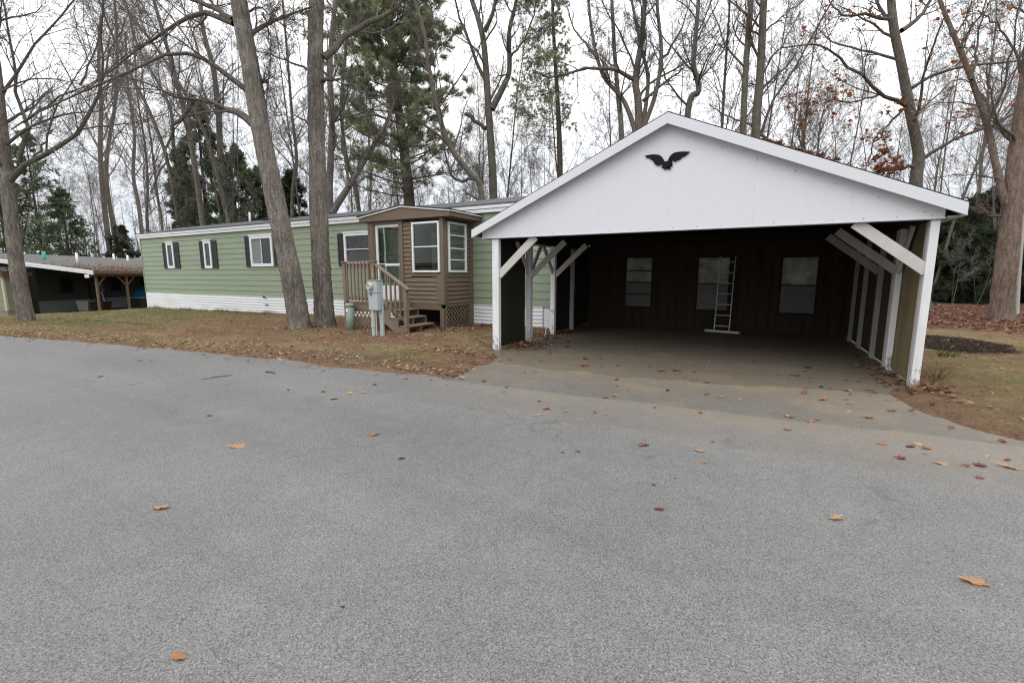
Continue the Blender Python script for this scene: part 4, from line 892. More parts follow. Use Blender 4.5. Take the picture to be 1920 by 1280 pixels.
# inner door under the porch, tap, damage on the skirting
a = wx(801, 450); b_ = wx(829, 450)
mb = MB(); lb(mb, (a[0], YW-0.021, 0.78), U, NF, 0, b_[0]-a[0], 0, 2.1, 0, 0.04)
dr = mb.build('inner_door', mk('pale_door', (0.5, 0.48, 0.36), 0.5, 0.06), home, 0.004)
for zz0 in (0.5, 1.25):
    mb = MB(); lb(mb, (a[0], YW-0.021, 0.78), U, NF, 0.42, 0.66, zz0+0.05, zz0+0.65, 0.041, 0.047); mb.build('door_light', M['window_glass'], dr)
mb = MB(); kb = py(806, 492, YW-0.1); mb.cyl((a[0]+0.1, YW-0.06, 1.72), (a[0]+0.1, YW-0.14, 1.72), 0.035); mb.build('door_knob', M['alu'], dr, smooth=True)
mb = MB(); a = wx(499, 557); mb.cyl((a[0], YW-0.02, a[2]), (a[0], YW-0.13, a[2]-0.01), 0.02); mb.beam((a[0]-0.09, YW-0.1, a[2]+0.045), (a[0]+0.1, YW-0.1, a[2]-0.03), 0.03, 0.03); mb.build('garden_tap', M['black'], home)
mb = MB(); a = wx(501, 571)
for i in range(9): mb.cyl((a[0]+random.uniform(-0.14, 0.2), YW-0.031, a[2]+random.uniform(-0.07, 0.07)), (a[0]+random.uniform(-0.14, 0.2), YW-0.033, a[2]+random.uniform(-0.07, 0.05)), 0.012, k=6)
mb.build('scuff_mark', M['screen_light'], home)

# ---- enclosed brown porch
PX0, PX1, PF = -10.63, -7.83, 10.37
porch = thing('enclosed_porch', 'brown clapboard entry porch with white windows and a shallow gabled roof', 'porch', ((PX0+PX1)/2, 11.1, 0.0))
NR = (1, 0, 0); UR = (0, 1, 0)
mb = MB()
laps(mb, (0, PF, 0), U, NF, -9.27, -8.05, 0.73, 3.05, 0.123, 0.018)                    # front clapboards
laps(mb, (PX1, 0, 0), UR, NR, PF+0.16, YW-0.06, 0.73, 3.05, 0.123, 0.018)              # right side
laps(mb, (PX0, 0, 0), UR, (-1, 0, 0), PF+0.1, YW-0.03, 0.73, 3.05, 0.123, 0.018)        # left side
mb.build('clapboard', M['brown'], porch)
def wallholes(mb, O, u, n, a0, a1, z0, z1, holes, t=0.05):
    cs = sorted(set([a0, a1]+[h[0] for h in holes]+[h[1] for h in holes]))
    for c0, c1 in zip(cs[:-1], cs[1:]):
        hs = sorted([(h[2], h[3]) for h in holes if h[0] <= c0+1e-6 and h[1] >= c1-1e-6]); z = z0
        for (h0, h1) in hs:
            if h0 > z+1e-6: lb(mb, O, u, n, c0, c1, z, h0, -t, 0)
            z = h1
        if z < z1-1e-6: lb(mb, O, u, n, c0, c1, z, z1, -t, 0)
# clapboards must leave the windows open, so rebuild the skins with openings
bpy.data.objects.remove(porch.children[0])
def lapholes(mb, O, u, n, a0, a1, z0, z1, step, holes, out_=0.018):
    c = z0
    while c < z1-1e-4:
        t = min(c+step, z1); cut = [a0, a1]
        segs = [(a0, a1)]
        for (h0, h1, q0, q1) in holes:
            if q0 < t-0.01 and q1 > c+0.01:
                ns = []
                for (s0, s1) in segs:
                    if h0 > s0+1e-3: ns.append((s0, min(s1, h0)))
                    if h1 < s1-1e-3: ns.append((max(s0, h1), s1))
                segs = [q for q in ns if q[1]-q[0] > 1e-3]
        for (s0, s1) in segs: laps(mb, O, u, n, s0, s1, c, t, step, out_, -0.03)
        c = t
WF = (-8.90, -7.925, 1.615, 3.02); WR = (PF+0.20, PF+1.08, 1.62, 3.02)
mb = MB()
lapholes(mb, (0, PF, 0), U, NF, -9.27, -8.05, 0.73, 3.05, 0.123, [(-8.99, -7.86, 1.5, 3.06)], 0.0065)
mb.build('front_clapboard', M['brown'], porch); mb = MB()
lapholes(mb, (PX1, 0, 0), UR, NR, PF+0.12, YW-0.06, 0.73, 3.05, 0.123, [(PF+0.14, PF+1.16, 1.5, 3.03)], 0.0065)
mb.build('side_clapboard', M['brown'], porch); mb = MB()
lapholes(mb, (PX0, 0, 0), UR, (-1, 0, 0), PF+0.1, YW-0.03, 0.73, 3.05, 0.123, [(PF+0.15, YW-0.1, 1.3, 3.04)], 0.011)
mb.build('side_clapboard', M['brown'], porch)
mb = MB()   # trim boards
mb.box(PX0-0.02, PX0+0.2, PF-0.02, PF+0.1, 0.6, 3.1)                       # left corner post
mb.box(-9.41, -9.27, PF-0.025, PF+0.06, 0.73, 3.1)                         # pilaster by the door
mb.box(PX0+0.2, -9.41, PF-0.015, PF+0.06, 3.03, 3.12)                      # over the door
mb.box(-9.0, -8.9, PF-0.012, PF+0.03, 1.5, 3.05); mb.box(-9.0, -7.86, PF-0.013, PF+0.03, 1.5, 1.60)
mb.box(-7.93, -7.81, PF-0.02, PF+0.13, 0.71, 3.1); mb.box(-8.06, -7.93, PF-0.022, PF+0.03, 0.71, 1.5)
mb.box(PX1-0.03, PX1+0.013, PF+0.13, PF+1.16, 1.5, 1.6); mb.box(PX1-0.03, PX1+0.012, PF+1.09, PF+1.16, 1.6, 3.05); mb.box(PX1-0.03, PX1+0.012, PF+0.13, PF+0.195, 1.6, 3.05)
mb.box(PX1-0.06, PX1+0.03, YW-0.14, YW-0.022, 0.0, 3.1)
mb.box(PX0+0.2, PX1-0.1, PF+0.0, PF+0.05, 0.55, 0.728)                     # rim board
mb.box(PX1-0.045, PX1-0.005, PF+0.14, YW-0.15, 0.705, 0.728)
mb.box(PX1-0.16, PX1-0.02, PF+0.002, PF+0.10, -0.1, 0.6)                   # corner support
mb.build('trim_board', M['brown'], porch, 0.004)
mb = MB(); mb.box(PX0+0.05, PX1-0.06, PF+0.06, YW-0.03, 0.70, 0.76); mb.build('floor', M['brown_deck'], porch)
mb = MB(); mb.box(PX0+0.1, PX1-0.04, YW-0.10, YW-0.06, -0.1, 0.69); mb.build('under_shade_panel', M['ceiling_wood'], porch)  # dark sheet added in place of the deep shade below the porch
# flat gable panel, ceiling, roof
PRX = -9.2
mb = MB(); mb.prism([(PX0-0.25, 3.12), (PX1+0.33, 3.12), (PX1+0.33, 3.235), (PRX, 3.45), (PX0-0.25, 3.215)], 'y', PF-0.12, PF-0.09); mb.build('gable_panel', M['brown'], porch)
mb = MB(); mb.box(PX0-0.2, PX1+0.28, PF-0.085, YW-0.03, 3.11, 3.14); mb.build('soffit', M['brown'], porch)
mb = MB(); mb.box(PX1+0.30, PX1+0.345, PF-0.088, YW+0.0, 3.12, 3.235); mb.box(PX0-0.26, PX0-0.22, PF-0.088, YW, 3.12, 3.22); mb.build('eave_board', M['brown'], porch)
mb = MB(); mb.prism([(PX0-0.28, 3.222), (PRX, 3.455), (PX1+0.37, 3.24), (PX1+0.37, 3.272), (PRX, 3.492), (PX0-0.28, 3.258)], 'y', PF-0.155, PF-0.122); mb.build('rake_trim', M['white_trim'], porch)
mb = MB(); mb.prism([(PX0-0.31, 3.262), (PRX, 3.495), (PX1+0.40, 3.276), (PX1+0.40, 3.30), (PRX, 3.522), (PX0-0.31, 3.288)], 'y', PF-0.17, YW+0.9); mb.build('roof', M['dark_shingle'], porch)
mb = MB(); mb.box(PX1+0.372, PX1+0.39, PF-0.12, YW, 3.24, 3.272); mb.build('drip_edge', M['white_trim'], porch)
# windows
window(porch, (WF[0], PF-0.012, WF[2]), U, NF, WF[1]-WF[0], WF[3]-WF[2], 0.055, rails=(0.51,), depth=0.05, panes=['porch_glass'])
window(porch, (PX1+0.012, WR[0], WR[2]), UR, NR, WR[1]-WR[0], WR[3]-WR[2], 0.055, rails=(0.25, 0.48, 0.74), depth=0.05, panes=['porch_glass'])
window(porch, (PX0-0.012, YW-0.1, 1.3), (0, -1, 0), (-1, 0, 0), YW-0.1-PF-0.15, 1.74, 0.055, rails=(0.5,), depth=0.05, panes=['porch_glass'])  # unseen left window, added to let sky light into the porch
# storm door
DX0, DX1 = PX0+0.24, -9.41
O = (DX0, PF+0.07, 0.79); dw = DX1-DX0
mb = MB()
lb(mb, O, U, NF, 0, 0.09, 0, 2.24, 0, 0.035); lb(mb, O, U, NF, dw-0.05, dw, 0, 2.24, 0, 0.035)
lb(mb, O, U, NF, 0.09, dw-0.05, 2.15, 2.24, 0, 0.034); lb(mb, O, U, NF, 0.09, dw-0.05, 1.02, 1.09, 0, 0.034)
lb(mb, O, U, NF, 0.09, dw-0.05, 0.0, 0.44, 0, 0.033)
door = mb.build('storm_door', M['white_trim'], porch, 0.004)
for (z0, z1) in ((1.09, 2.15), (0.44, 1.02)):
    mb = MB(); lb(mb, O, U, NF, 0.085, dw-0.045, z0, z1, 0.012, 0.018); mb.build('pane', M['porch_glass'], door)
mb = MB(); lb(mb, O, U, NF, 0.12, 0.34, 1.035, 1.065, 0.036, 0.06); mb.build('door_handle', M['black'], door)
mb = MB(); mb.box(PX0+0.18, PX0+0.24, PF-0.0, PF+0.1, 0.75, 3.03); mb.build('door_jamb', M['brown'], porch)
# inside end wall so the porch is not see-through
mb = MB(); mb.box(-9.4, -9.36, PF+0.3, YW-0.04, 0.76, 3.1); mb.build('inner_partition', mk('panel_wood', (0.12, 0.085, 0.035), 0.7, 0.25, 3, 30, 0.1, stretch=(3, 8, 0.5)), porch)
def lattice(name, parent, O, u, n, a0, a1, z0, z1, mat='brown_deck', pitch=0.105, wd=0.036):
    mb = MB(); O = np.array(O, float); u = np.array(u, float); n = np.array(n, float); z = np.array([0, 0, 1.0])
    h = z1-z0; L = a1-a0
    for sgn, off in ((1, 0.004), (-1, 0.011)):
        c = -h
        while c < L+h:
            # line a = c + sgn*t, z = t
            pa, pb = (c, 0.0), (c+h, h)
            if sgn < 0: pa, pb = (c+h, 0.0), (c, h)
            lo, hi = 0.0, 1.0
            da = pb[0]-pa[0]
            t0 = (0-pa[0])/da; t1 = (L-pa[0])/da
            lo = max(0, min(t0, t1)); hi = min(1, max(t0, t1))
            if hi-lo > 0.03:
                q0 = O+u*(a0+pa[0]+da*lo)+z*(z0+h*lo)+n*off; q1 = O+u*(a0+pa[0]+da*hi)+z*(z0+h*hi)+n*off
                mb.beam(q0, q1, 0.006, wd, tuple(n))
            c += pitch*1.414
    for (b0, b1, c0, c1) in ((a0, a1, z1-0.05, z1), (a0, a0+0.05, z0, z1-0.05), (a1-0.05, a1, z0, z1-0.05)): lb(mb, O, u, n, b0, b1, c0, c1, 0.016, 0.03)
    return mb.build(name, M[mat], parent)
lattice('lattice_panel', porch, (PX1-0.03, 0, 0), UR, NR, PF+0.08, YW-0.14, -0.02, 0.70)

# ---- entry deck with steps and railing
YD = 9.08
deck = thing('entry_deck', 'brown painted deck with steps and picket railing before the enclosed porch', 'deck', (-9.3, 9.6, 0.0))
mb = MB()
for i in range(9): mb.box(-10.27, -9.10, YD+0.02+i*0.142, YD+0.02+i*0.142+0.136, 0.755, 0.79)
mb.build('floor', M['brown_deck'], deck, 0.003)
mb = MB(); mb.box(-10.27, -9.12, YD+0.005, YD+0.04, 0.59, 0.753); mb.box(-10.27, -10.23, YD+0.045, PF-0.03, 0.59, 0.753); mb.box(-9.14, -9.10, YD+0.045, PF-0.03, 0.55, 0.753); mb.build('rim_board', M['brown_deck'], deck, 0.003)
for (x, z0, z1) in ((-10.22, -0.1, 1.875), (-9.13, -0.1, 1.875)):
    mb = MB(); mb.box(x-0.055, x+0.055, YD-0.10, YD+0.0, z0, z1); mb.build('post', M['brown_deck'], deck, 0.004)
mb = MB(); mb.box(-8.09, -7.995, YD-0.10, YD, -0.05, 1.19); mb.build('newel_post', M['brown_deck'], deck, 0.004)
mb = MB(); mb.box(-10.30, -9.03, YD-0.13, YD+0.02, 1.878, 1.915); mb.build('top_rail', M['brown_deck'], deck, 0.004)
mb = MB(); mb.box(-10.16, -9.19, YD-0.075, YD-0.035, 1.76, 1.85); mb.box(-10.16, -9.19, YD-0.075, YD-0.035, 0.86, 0.95); mb.build('cross_rail', M['brown_deck'], deck, 0.003)
for i in range(7):
    x = -10.09+i*0.135; mb = MB(); mb.box(x-0.019, x+0.019, YD-0.115, YD-0.077, 0.84, 1.87); mb.build('baluster', M['brown_deck'], deck)
mb = MB(); mb.beam((-9.10, YD-0.055, 1.855), (-7.93, YD-0.055, 1.165), 0.13, 0.04, (0, 1, 0)); mb.build('stair_rail', M['brown_deck'], deck, 0.004)
mb = MB(); mb.beam((-9.08, YD-0.05, 0.98), (-8.08, YD-0.05, 0.36), 0.04, 0.08, (0, 1, 0)); mb.build('lower_stair_rail', M['brown_deck'], deck, 0.003)
for i in range(6):
    x = -8.98+i*0.155; t = (x+9.1)/1.17; mb = MB(); mb.box(x-0.019, x+0.019, YD-0.112, YD-0.073, 0.80-0.66*t+0.09, 1.84-0.69*t); mb.build('baluster', M['brown_deck'], deck)
SW = 1.12
for i, (x0, zt) in enumerate(((-8.92, 0.60), (-8.64, 0.405), (-8.36, 0.21))):
    mb = MB(); mb.box(x0-0.03, x0+0.30, YD+0.005, YD+SW, zt-0.04, zt); mb.build('tread', M['brown_deck'], deck, 0.004)
for y0 in (YD-0.035, YD+SW*0.5, YD+SW):
    poly = [(-9.1, 0.753), (-8.95, 0.753), (-8.95, 0.555), (-8.64, 0.555), (-8.64, 0.36), (-8.36, 0.36), (-8.36, 0.165), (-8.07, 0.165), (-8.07, -0.05), (-8.36, -0.05), (-9.1, 0.44)]
    mb = MB(); mb.prism(poly, 'y', y0, y0+0.036); mb.build('stringer', M['brown_deck'], deck)
lattice('lattice_panel', deck, (0, YD+0.05, 0), U, NF, -10.2, -9.19, -0.03, 0.59)
for ch, (x, y) in (('2', (702.0, 508.2)), ('9', (704.2, 517.2))):
    cu = bpy.data.curves.new('digit', 'FONT'); cu.body = ch; cu.size = 0.155; cu.extrude = 0.003; cu.align_x = 'CENTER'; cu.align_y = 'CENTER'
    tmp = bpy.data.objects.new('digit', cu); C.objects.link(tmp); bpy.context.view_layer.update()
    me = bpy.data.meshes.new_from_object(tmp.evaluated_get(bpy.context.evaluated_depsgraph_get())); bpy.data.objects.remove(tmp)
    p = py(x, y, YD-0.105); T = Matrix.Translation(Vector((-9.13+(0.008 if ch == '9' else -0.008), YD-0.105, float(p[2])))) @ Matrix.Rotation(math.radians(90), 4, 'X')
    me.transform(wmat(deck).inverted() @ T); me.materials.clear(); me.materials.append(M['digit'])
    link('house_number', me, deck)

# ---- meter pedestal, service post
mt = thing('electric_meter_pedestal', 'grey electric meter box on a post with conduit, before the porch steps', 'electric meter', (-8.3, 8.25, 0))
mb = MB(); mb.box(-8.24, -8.13, 8.265, 8.325, -0.05, 1.405); mb.build('post', M['meter_grey'], mt, 0.006)
mb = MB(); mb.box(-8.445, -8.142, 8.13, 8.262, 0.69, 1.10); mb.build('lower_box', M['meter_grey'], mt, 0.008)
mb = MB(); mb.box(-8.45, -8.138, 8.12, 8.262, 1.108, 1.40); mb.build('meter_box', M['meter_grey'], mt, 0.008)
mb = MB(); mb.box(-8.46, -8.12, 8.112, 8.33, 1.407, 1.418); mb.build('lid', M['meter_grey'], mt, 0.003)
mb = MB(); mb.cyl((-8.335, 8.12, 1.27), (-8.335, 8.09, 1.27), 0.096, k=28); mb.cyl((-8.335, 8.09, 1.27), (-8.335, 8.03, 1.27), 0.084, 0.073, k=28); mm_ = mb.build('meter', M['meter_glass'], mt)
mb = MB(); mb.box(-8.375, -8.295, 8.026, 8.029, 1.27, 1.31); mb.build('dial_plate', M['screen_light'], mm_)
mb = MB(); mb.box(-8.345, -8.32, 8.105, 8.1195, 1.08, 1.13); mb.cyl((-8.333, 8.11, 1.065), (-8.333, 8.095, 1.065), 0.018, k=12); mb.build('hasp', M['old_post'], mt)
mb = MB(); mb.cyl((-8.37, 8.2, -0.05), (-8.37, 8.2, 0.688), 0.05, k=16); mb.cyl((-8.37, 8.2, 0.26), (-8.37, 8.2, 0.38), 0.06, k=16); mb.build('conduit', M['conduit'], mt)
mb = MB(); mb.cyl((-8.275, 8.2, -0.05), (-8.275, 8.2, 0.688), 0.013, k=8); mb.build('ground_wire', M['conduit'], mt)

pe = thing('cable_pedestal', 'round pale green utility post standing between the tree trunks and the meter', 'utility post', (-9.93, 8.9, 0))
mb = MB(); mb.cyl((-9.96, 8.9, -0.05), (-9.96, 8.9, 0.70), 0.108, k=28); mb.build('body', M['pedestal_green'], pe, smooth=False)
mb = MB(); mb.cyl((-9.96, 8.9, 0.68), (-9.96, 8.9, 0.745), 0.118, k=28); mb.cyl((-9.96, 8.9, 0.745), (-9.96, 8.9, 0.775), 0.118, 0.09, k=28); mb.build('cap', M['pedestal_green'], pe)
mb = MB(); mb.box(-9.985, -9.93, 8.785, 8.795, 0.52, 0.6); mb.build('sticker', M['white_trim'], pe)
mb = MB(); mb.box(-10.10, -10.066, 8.87, 8.93, 0.40, 0.66); mb.build('bracket', M['old_post'], pe)
for p in pe.children:
    for f in p.data.polygons: f.use_smooth = abs(f.normal.z) < 0.5

# ---- carport
car = thing('carport', 'white gabled two car carport with dark board walls and knee braces', 'carport', (-1.45, 8.1, 0))
CL, CR, CF, CB = -4.85, 2.0, 8.05, 13.95
AX, AZ = -1.49, 4.08; RY0 = 7.86          # roof apex on the rake plane
EL, ER, EZ = -5.22, 2.19, 2.44
# posts
def post(x0, x1, y0, y1, z0, z1, mat='post_white'):
    mb = MB(); mb.box(x0, x1, y0, y1, z0, z1); return mb.build('post', M[mat], car, 0.005)
post(-4.85, -4.70, CF, CF+0.10, -0.04, 2.26); post(-4.80, -4.68, 9.46, 9.60, -0.04, 2.26); post(-4.78, -4.66, 10.83, 10.95, -0.04, 2.26); post(-4.78, -4.68, 12.2, 12.3, -0.04, 2.26, 'brace_white')
post(1.90, 1.995, CF, CF+0.09, -0.04, 2.26)
for y in (9.35, 10.6, 11.95, 13.1): post(1.86, 1.94, y, y+0.09, -0.04, 2.26, 'post_white' if y < 10 else 'inner_post')
mb = MB()   # furring strips nailed beside the posts of the right wall
mb.box(1.862, 1.935, 9.473, 9.62, 0.0, 2.25); mb.build('furring_strip', M['brace_white'], car); mb = MB(); mb.box(1.90, 1.943, CF+0.093, CF+0.2, 0.0, 2.25); mb.build('furring_strip', M['brace_white'], car)
# side panels
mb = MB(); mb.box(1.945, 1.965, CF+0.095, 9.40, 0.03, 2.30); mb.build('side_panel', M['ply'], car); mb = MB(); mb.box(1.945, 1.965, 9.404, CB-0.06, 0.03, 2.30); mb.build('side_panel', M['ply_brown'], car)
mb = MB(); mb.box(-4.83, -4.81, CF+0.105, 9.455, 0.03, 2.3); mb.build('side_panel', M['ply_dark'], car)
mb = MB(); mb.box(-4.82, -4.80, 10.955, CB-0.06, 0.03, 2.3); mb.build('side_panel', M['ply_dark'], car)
# beams
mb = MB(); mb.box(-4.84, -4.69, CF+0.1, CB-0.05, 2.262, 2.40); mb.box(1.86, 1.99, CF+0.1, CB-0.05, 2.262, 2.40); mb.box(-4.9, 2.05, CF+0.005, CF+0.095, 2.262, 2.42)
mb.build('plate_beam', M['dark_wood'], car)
mb = MB(); mb.box(-4.9, 2.03, CF+0.0, CF+0.004, 2.262, 2.30); mb.build('header_edge', M['brace_white'], car)
# knee braces
def brace(p0, p1, side, w=0.04, h=0.15, mat='brace_white'):
    mb = MB(); mb.beam(p0, p1, w, h, side); return mb.build('brace', M[mat], car, 0.003)
for (x, y) in ((-4.70, CF+0.05), (-4.67, 9.53), (-4.66, 10.89)):
    brace((x-0.02, y, 1.53), (x+0.80, y, 2.27), (0, 1, 0), h=0.15 if y < 9 else 0.13)
for (x, y) in ((1.91, CF+0.045), (1.86, 9.42), (1.86, 10.67)):
    brace((x+0.02, y, 1.60), (x-0.82, y, 2.27), (0, 1, 0), h=0.15 if y < 9 else 0.13, mat='brace_white' if y < 9 else 'inner_post')
for (y, s) in ((9.46, -1), (9.60, 1), (10.83, -1)):
    brace((-4.73, y-0.02*s, 1.6), (-4.73, y+0.58*s, 2.27), (1, 0, 0), h=0.11)
brace((1.88, 9.36, 1.6), (1.88, 8.78, 2.27), (1, 0, 0), h=0.12)
# gable panels (sheets with tight joints)
mb = MB(); seams = [-5.06, -3.85, -2.63, -1.42, -0.2, 1.02, 2.02]
def zr(x, off=0.0): return (EZ+(AZ-EZ)*(x-EL)/(AX-EL) if x < AX else EZ+(AZ-EZ)*(ER-x)/(ER-AX))-off
for a, b_ in zip(seams[:-1], seams[1:]):
    a2, b2 = a+0.0004, b_-0.0004
    poly = [(a2, 2.285), (b2, 2.285), (b2, zr(b2, 0.03))]+([(AX, zr(AX, 0.03))] if a2 < AX < b2 else [])+[(a2, zr(a2, 0.03))]
    mb.prism(poly, 'y', CF-0.035, CF-0.010)
gab = mb.build('gable_panel', M['gable_white'], car)
mb = MB(); mb.prism([(-5.05, 2.30), (2.01, 2.30), (2.01, zr(2.01, 0.05)), (AX, AZ-0.05), (-5.05, zr(-5.05, 0.05))], 'y', CF-0.006, CF+0.004); mb.build('gable_backing', M['brace_white'], car)
mb = MB()
for x in np.arange(-4.95, 2.0, 0.36): mb.cyl((x, CF-0.036, 2.315), (x, CF-0.038, 2.315), 0.006, k=8)
for s in (-1, 1):
    for i in range(7):
        x = AX+s*(0.3+i*0.5)
        if -4.9 < x < 1.9: mb.cyl((x, CF-0.036, zr(x)-0.24), (x, CF-0.04, zr(x)-0.24), 0.007, k=8)
mb.build('screw_head', M['shutter'], car)
mb = MB(); mb.box(-5.07, 2.03, CF-0.046, CF-0.037, 2.270, 2.288); mb.build('drip_trim', M['gable_white'], car)
mb = MB(); mb.prism([(CL+0.05, 2.3), (CR-0.05, 2.3), (CR-0.05, zr(CR-0.05, 0.05)), (AX, AZ-0.05), (CL+0.05, zr(CL+0.05, 0.05))], 'y', CB-0.02, CB+0.01); mb.build('rear_gable', M['back_boards'], car)
# rakes and soffits
for s, E0 in ((-1, EL), (1, ER)):
    mb = MB(); mb.prism([(AX, AZ), (E0, EZ), (E0, EZ-0.155), (AX, AZ-0.165)], 'y', RY0, RY0+0.028); mb.build('rake_board', M['gable_white'], car, 0.003)
    mb = MB(); mb.prism([(AX, AZ-0.10), (E0, EZ-0.10), (E0, EZ-0.118), (AX, AZ-0.118)], 'y', RY0+0.03, CF-0.037); mb.build('rake_soffit', M['gable_white'], car)
    mb = MB(); mb.box(E0-0.012, E0+0.012, RY0+0.03, CB+0.12, EZ-0.155, EZ-0.005); mb.build('eave_board', M['gable_white'], car)
    xs0, xs1 = sorted((E0-s*0.02, (CL+0.02 if s < 0 else CR-0.02))); mb = MB(); mb.box(xs0, xs1, CF+0.01, CB, EZ-0.15, EZ-0.135); mb.build('eave_soffit', M['gable_white'], car)
t = 0.014
mb = MB(); mb.prism([(EL-0.03, EZ-0.008), (AX, AZ+0.004), (ER+0.03, EZ-0.008), (ER+0.03, EZ+t-0.008), (AX, AZ+t+0.006), (EL-0.03, EZ+t-0.008)], 'y', RY0+0.012, CB+0.14); mb.build('roof', M['dark_shingle'], car)
mb = MB(); mb.prism([(EL+0.02, EZ-0.03), (AX, AZ-0.02), (ER-0.02, EZ-0.03), (ER-0.02, EZ-0.045), (AX, AZ-0.04), (EL+0.02, EZ-0.045)], 'y', CF+0.01, CB-0.03); mb.build('roof_deck', M['ceiling_wood'], car)
for y in np.arange(8.7, 13.8, 0.62):
    mb = MB()
    for s, E0 in ((-1, EL), (1, ER)): mb.beam((AX, y, AZ-0.12), (E0-s*0.06, y, EZ-0.12), 0.04, 0.13, (0, 1, 0))
    if int(y*10) % 2 == 0: mb.box(-4.7, 1.86, y-0.055, y-0.021, 2.41, 2.53)
    mb.build('rafter', M['ceiling_wood'], car)
# back wall with three windows
wins = [(-3.62, -2.86, 0.60, 2.06), (-1.60, -0.80, 0.57, 2.03), (0.43, 1.21, 0.56, 2.0)]
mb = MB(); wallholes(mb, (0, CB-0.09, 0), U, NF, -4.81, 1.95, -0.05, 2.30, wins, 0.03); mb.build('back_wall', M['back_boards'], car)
mb = MB()
xb = -4.7
while xb < 1.9:
    free = not any(a-0.03 < xb < b_+0.03 for (a, b_, _, _) in wins)
    if free: mb.box(xb, xb+0.045, CB-0.128, CB-0.092, 0.03, 2.29)
    else: mb.box(xb, xb+0.045, CB-0.128, CB-0.092, 0.03, 0.5)
    xb += 0.235+0.05*random.random()
mb.build('batten', M['back_boards'], car)
for i, (a, b_, z0, z1) in enumerate(wins):
    window(car, (a-0.04, CB-0.092, z0-0.04), U, NF, b_-a+0.08, z1-z0+0.08, 0.05, rails=((0.27, 0.5, 0.72) if i == 0 else (0.5,)), depth=0.03, frame_mat='dark_wood', panes=(['dim_glass_low', 'dim_glass_low', 'dim_glass', 'dim_glass'] if i == 0 else ['dim_glass_low', 'dim_glass']))
# eagle plaque on the gable
ep = [(390, 818), (430, 806), (510, 795), (600, 800), (645, 830), (672, 868), (692, 903), (715, 898), (738, 890), (752, 850), (780, 808), (820, 775), (880, 758), (960, 752), (1060, 754), (1085, 763), (1040, 775), (1052, 782), (1030, 786), (1038, 796), (1008, 797), (1005, 815), (985, 810), (978, 832), (958, 826), (950, 848), (930, 842), (920, 866), (900, 862), (888, 888), (866, 884), (846, 916), (822, 888), (792, 890), (800, 912), (808, 935), (806, 960), (795, 985), (788, 972), (770, 965), (766, 1000), (774, 1018), (764, 1032), (748, 1016), (718, 1012), (695, 1030), (672, 1008), (636, 992), (664, 958), (634, 944), (618, 975), (600, 955), (578, 965), (562, 935), (544, 940), (548, 915), (520, 910), (518, 885), (500, 888), (492, 862), (468, 862), (460, 848), (428, 852), (425, 832), (398, 828)]
pts = []
for (x, y) in ep:
    p = py(1160+x/8.0, 190+y/8.0, CF-0.06); pts.append((p[0], p[2]))
eag = thing('eagle_plaque', 'black spread winged eagle silhouette fixed high on the white gable', 'eagle ornament', (pts[0][0]+0.35, CF-0.05, 3.3))
import bmesh
def flat_shape(name, pts2, y0, y1, mat, parent):
    bm = bmesh.new(); vs = [bm.verts.new((x, y0, z)) for x, z in pts2]; f = bm.faces.new(vs)
    bmesh.ops.triangulate(bm, faces=[f]); g = bmesh.ops.extrude_face_region(bm, geom=list(bm.faces))
    for q in g['geom']:
        if isinstance(q, bmesh.types.BMVert): q.co.y = y1
    bmesh.ops.recalc_face_normals(bm, faces=bm.faces); me = bpy.data.meshes.new(name); bm.to_mesh(me); bm.free()
    me.transform(wmat(parent).inverted()); me.materials.append(M[mat]); return link(name, me, parent)
flat_shape('silhouette', pts, CF-0.052, CF-0.057, 'black', eag)
c0 = py(1160+735/8, 190+965/8, CF-0.07); mb = MB(); mb.cyl((c0[0], CF-0.05, c0[2]), (c0[0], CF-0.095, c0[2]), 0.03, 0.02, k=14); mb.build('body', M['black'], eag)
c1 = py(1160+790/8, 190+940/8, CF-0.07); mb = MB(); mb.cyl((c1[0], CF-0.05, c1[2]), (c1[0], CF-0.08, c1[2]), 0.018, 0.014, k=12); mb.build('head', M['black'], eag)
mb = MB(); mb.cyl((c0[0], CF-0.036, c0[2]), (c0[0], CF-0.0515, c0[2]), 0.015, k=8); mb.build('standoff', M['black'], eag)

# ladder leaning on the back wall
lad = thing('ladder', 'aluminium ladder with a wide stabiliser bar leaning against the carport back wall', 'ladder', (-0.88, 13.6, 0))
lx0, lx1 = -1.06, -0.69
mb = MB()
for x in (lx0, lx1): mb.beam((x, 13.40, 0.02), (x+0.02, 13.78, 2.05), 0.026, 0.05, (1, 0, 0))
mb.build('side_rail', M['alu'], lad, 0.003)
for i in range(7):
    z = 0.18+0.285*i; y = 13.40+0.38*(z/2.05); mb = MB(); mb.cyl((lx0+0.012, y, z), (lx1+0.012, y, z), 0.017, k=10); mb.build('rung', M['alu'], lad)
mb = MB(); mb.beam((-1.30, 13.36, 0.05), (-0.43, 13.36, 0.03), 0.05, 0.06, (0, 1, 0)); sbar = mb.build('stabiliser_bar', M['alu'], lad, 0.004)
for x in (-1.32, -0.41): mb = MB(); mb.box(x-0.03, x+0.03, 13.33, 13.39, 0.006, 0.075); mb.build('foot', M['shutter'], sbar)

# bent wire hoop by the second left post
wh = thing('wire_stand', 'thin white bent wire stand leaning by the middle left carport post', 'wire stand', (-4.9, 10.5, 0))
P = np.array([gz(1022, 630), py(1029, 584, 10.62), py(1031, 582.5, 10.66), py(1036, 582, 10.76), py(1037, 583, 10.78), gz(1030, 623)])
P = resample(P, 26); V, Fq = tubes(P[None], np.full((1, 26), 0.009), 6); np_mesh('hoop', V, Fq, M['white_trim'], wh, True)
a, b_ = P[6], P[-7]; mb = MB(); mb.cyl(a, b_, 0.007, k=6); mb.build('cross_bar', M['white_trim'], wh)

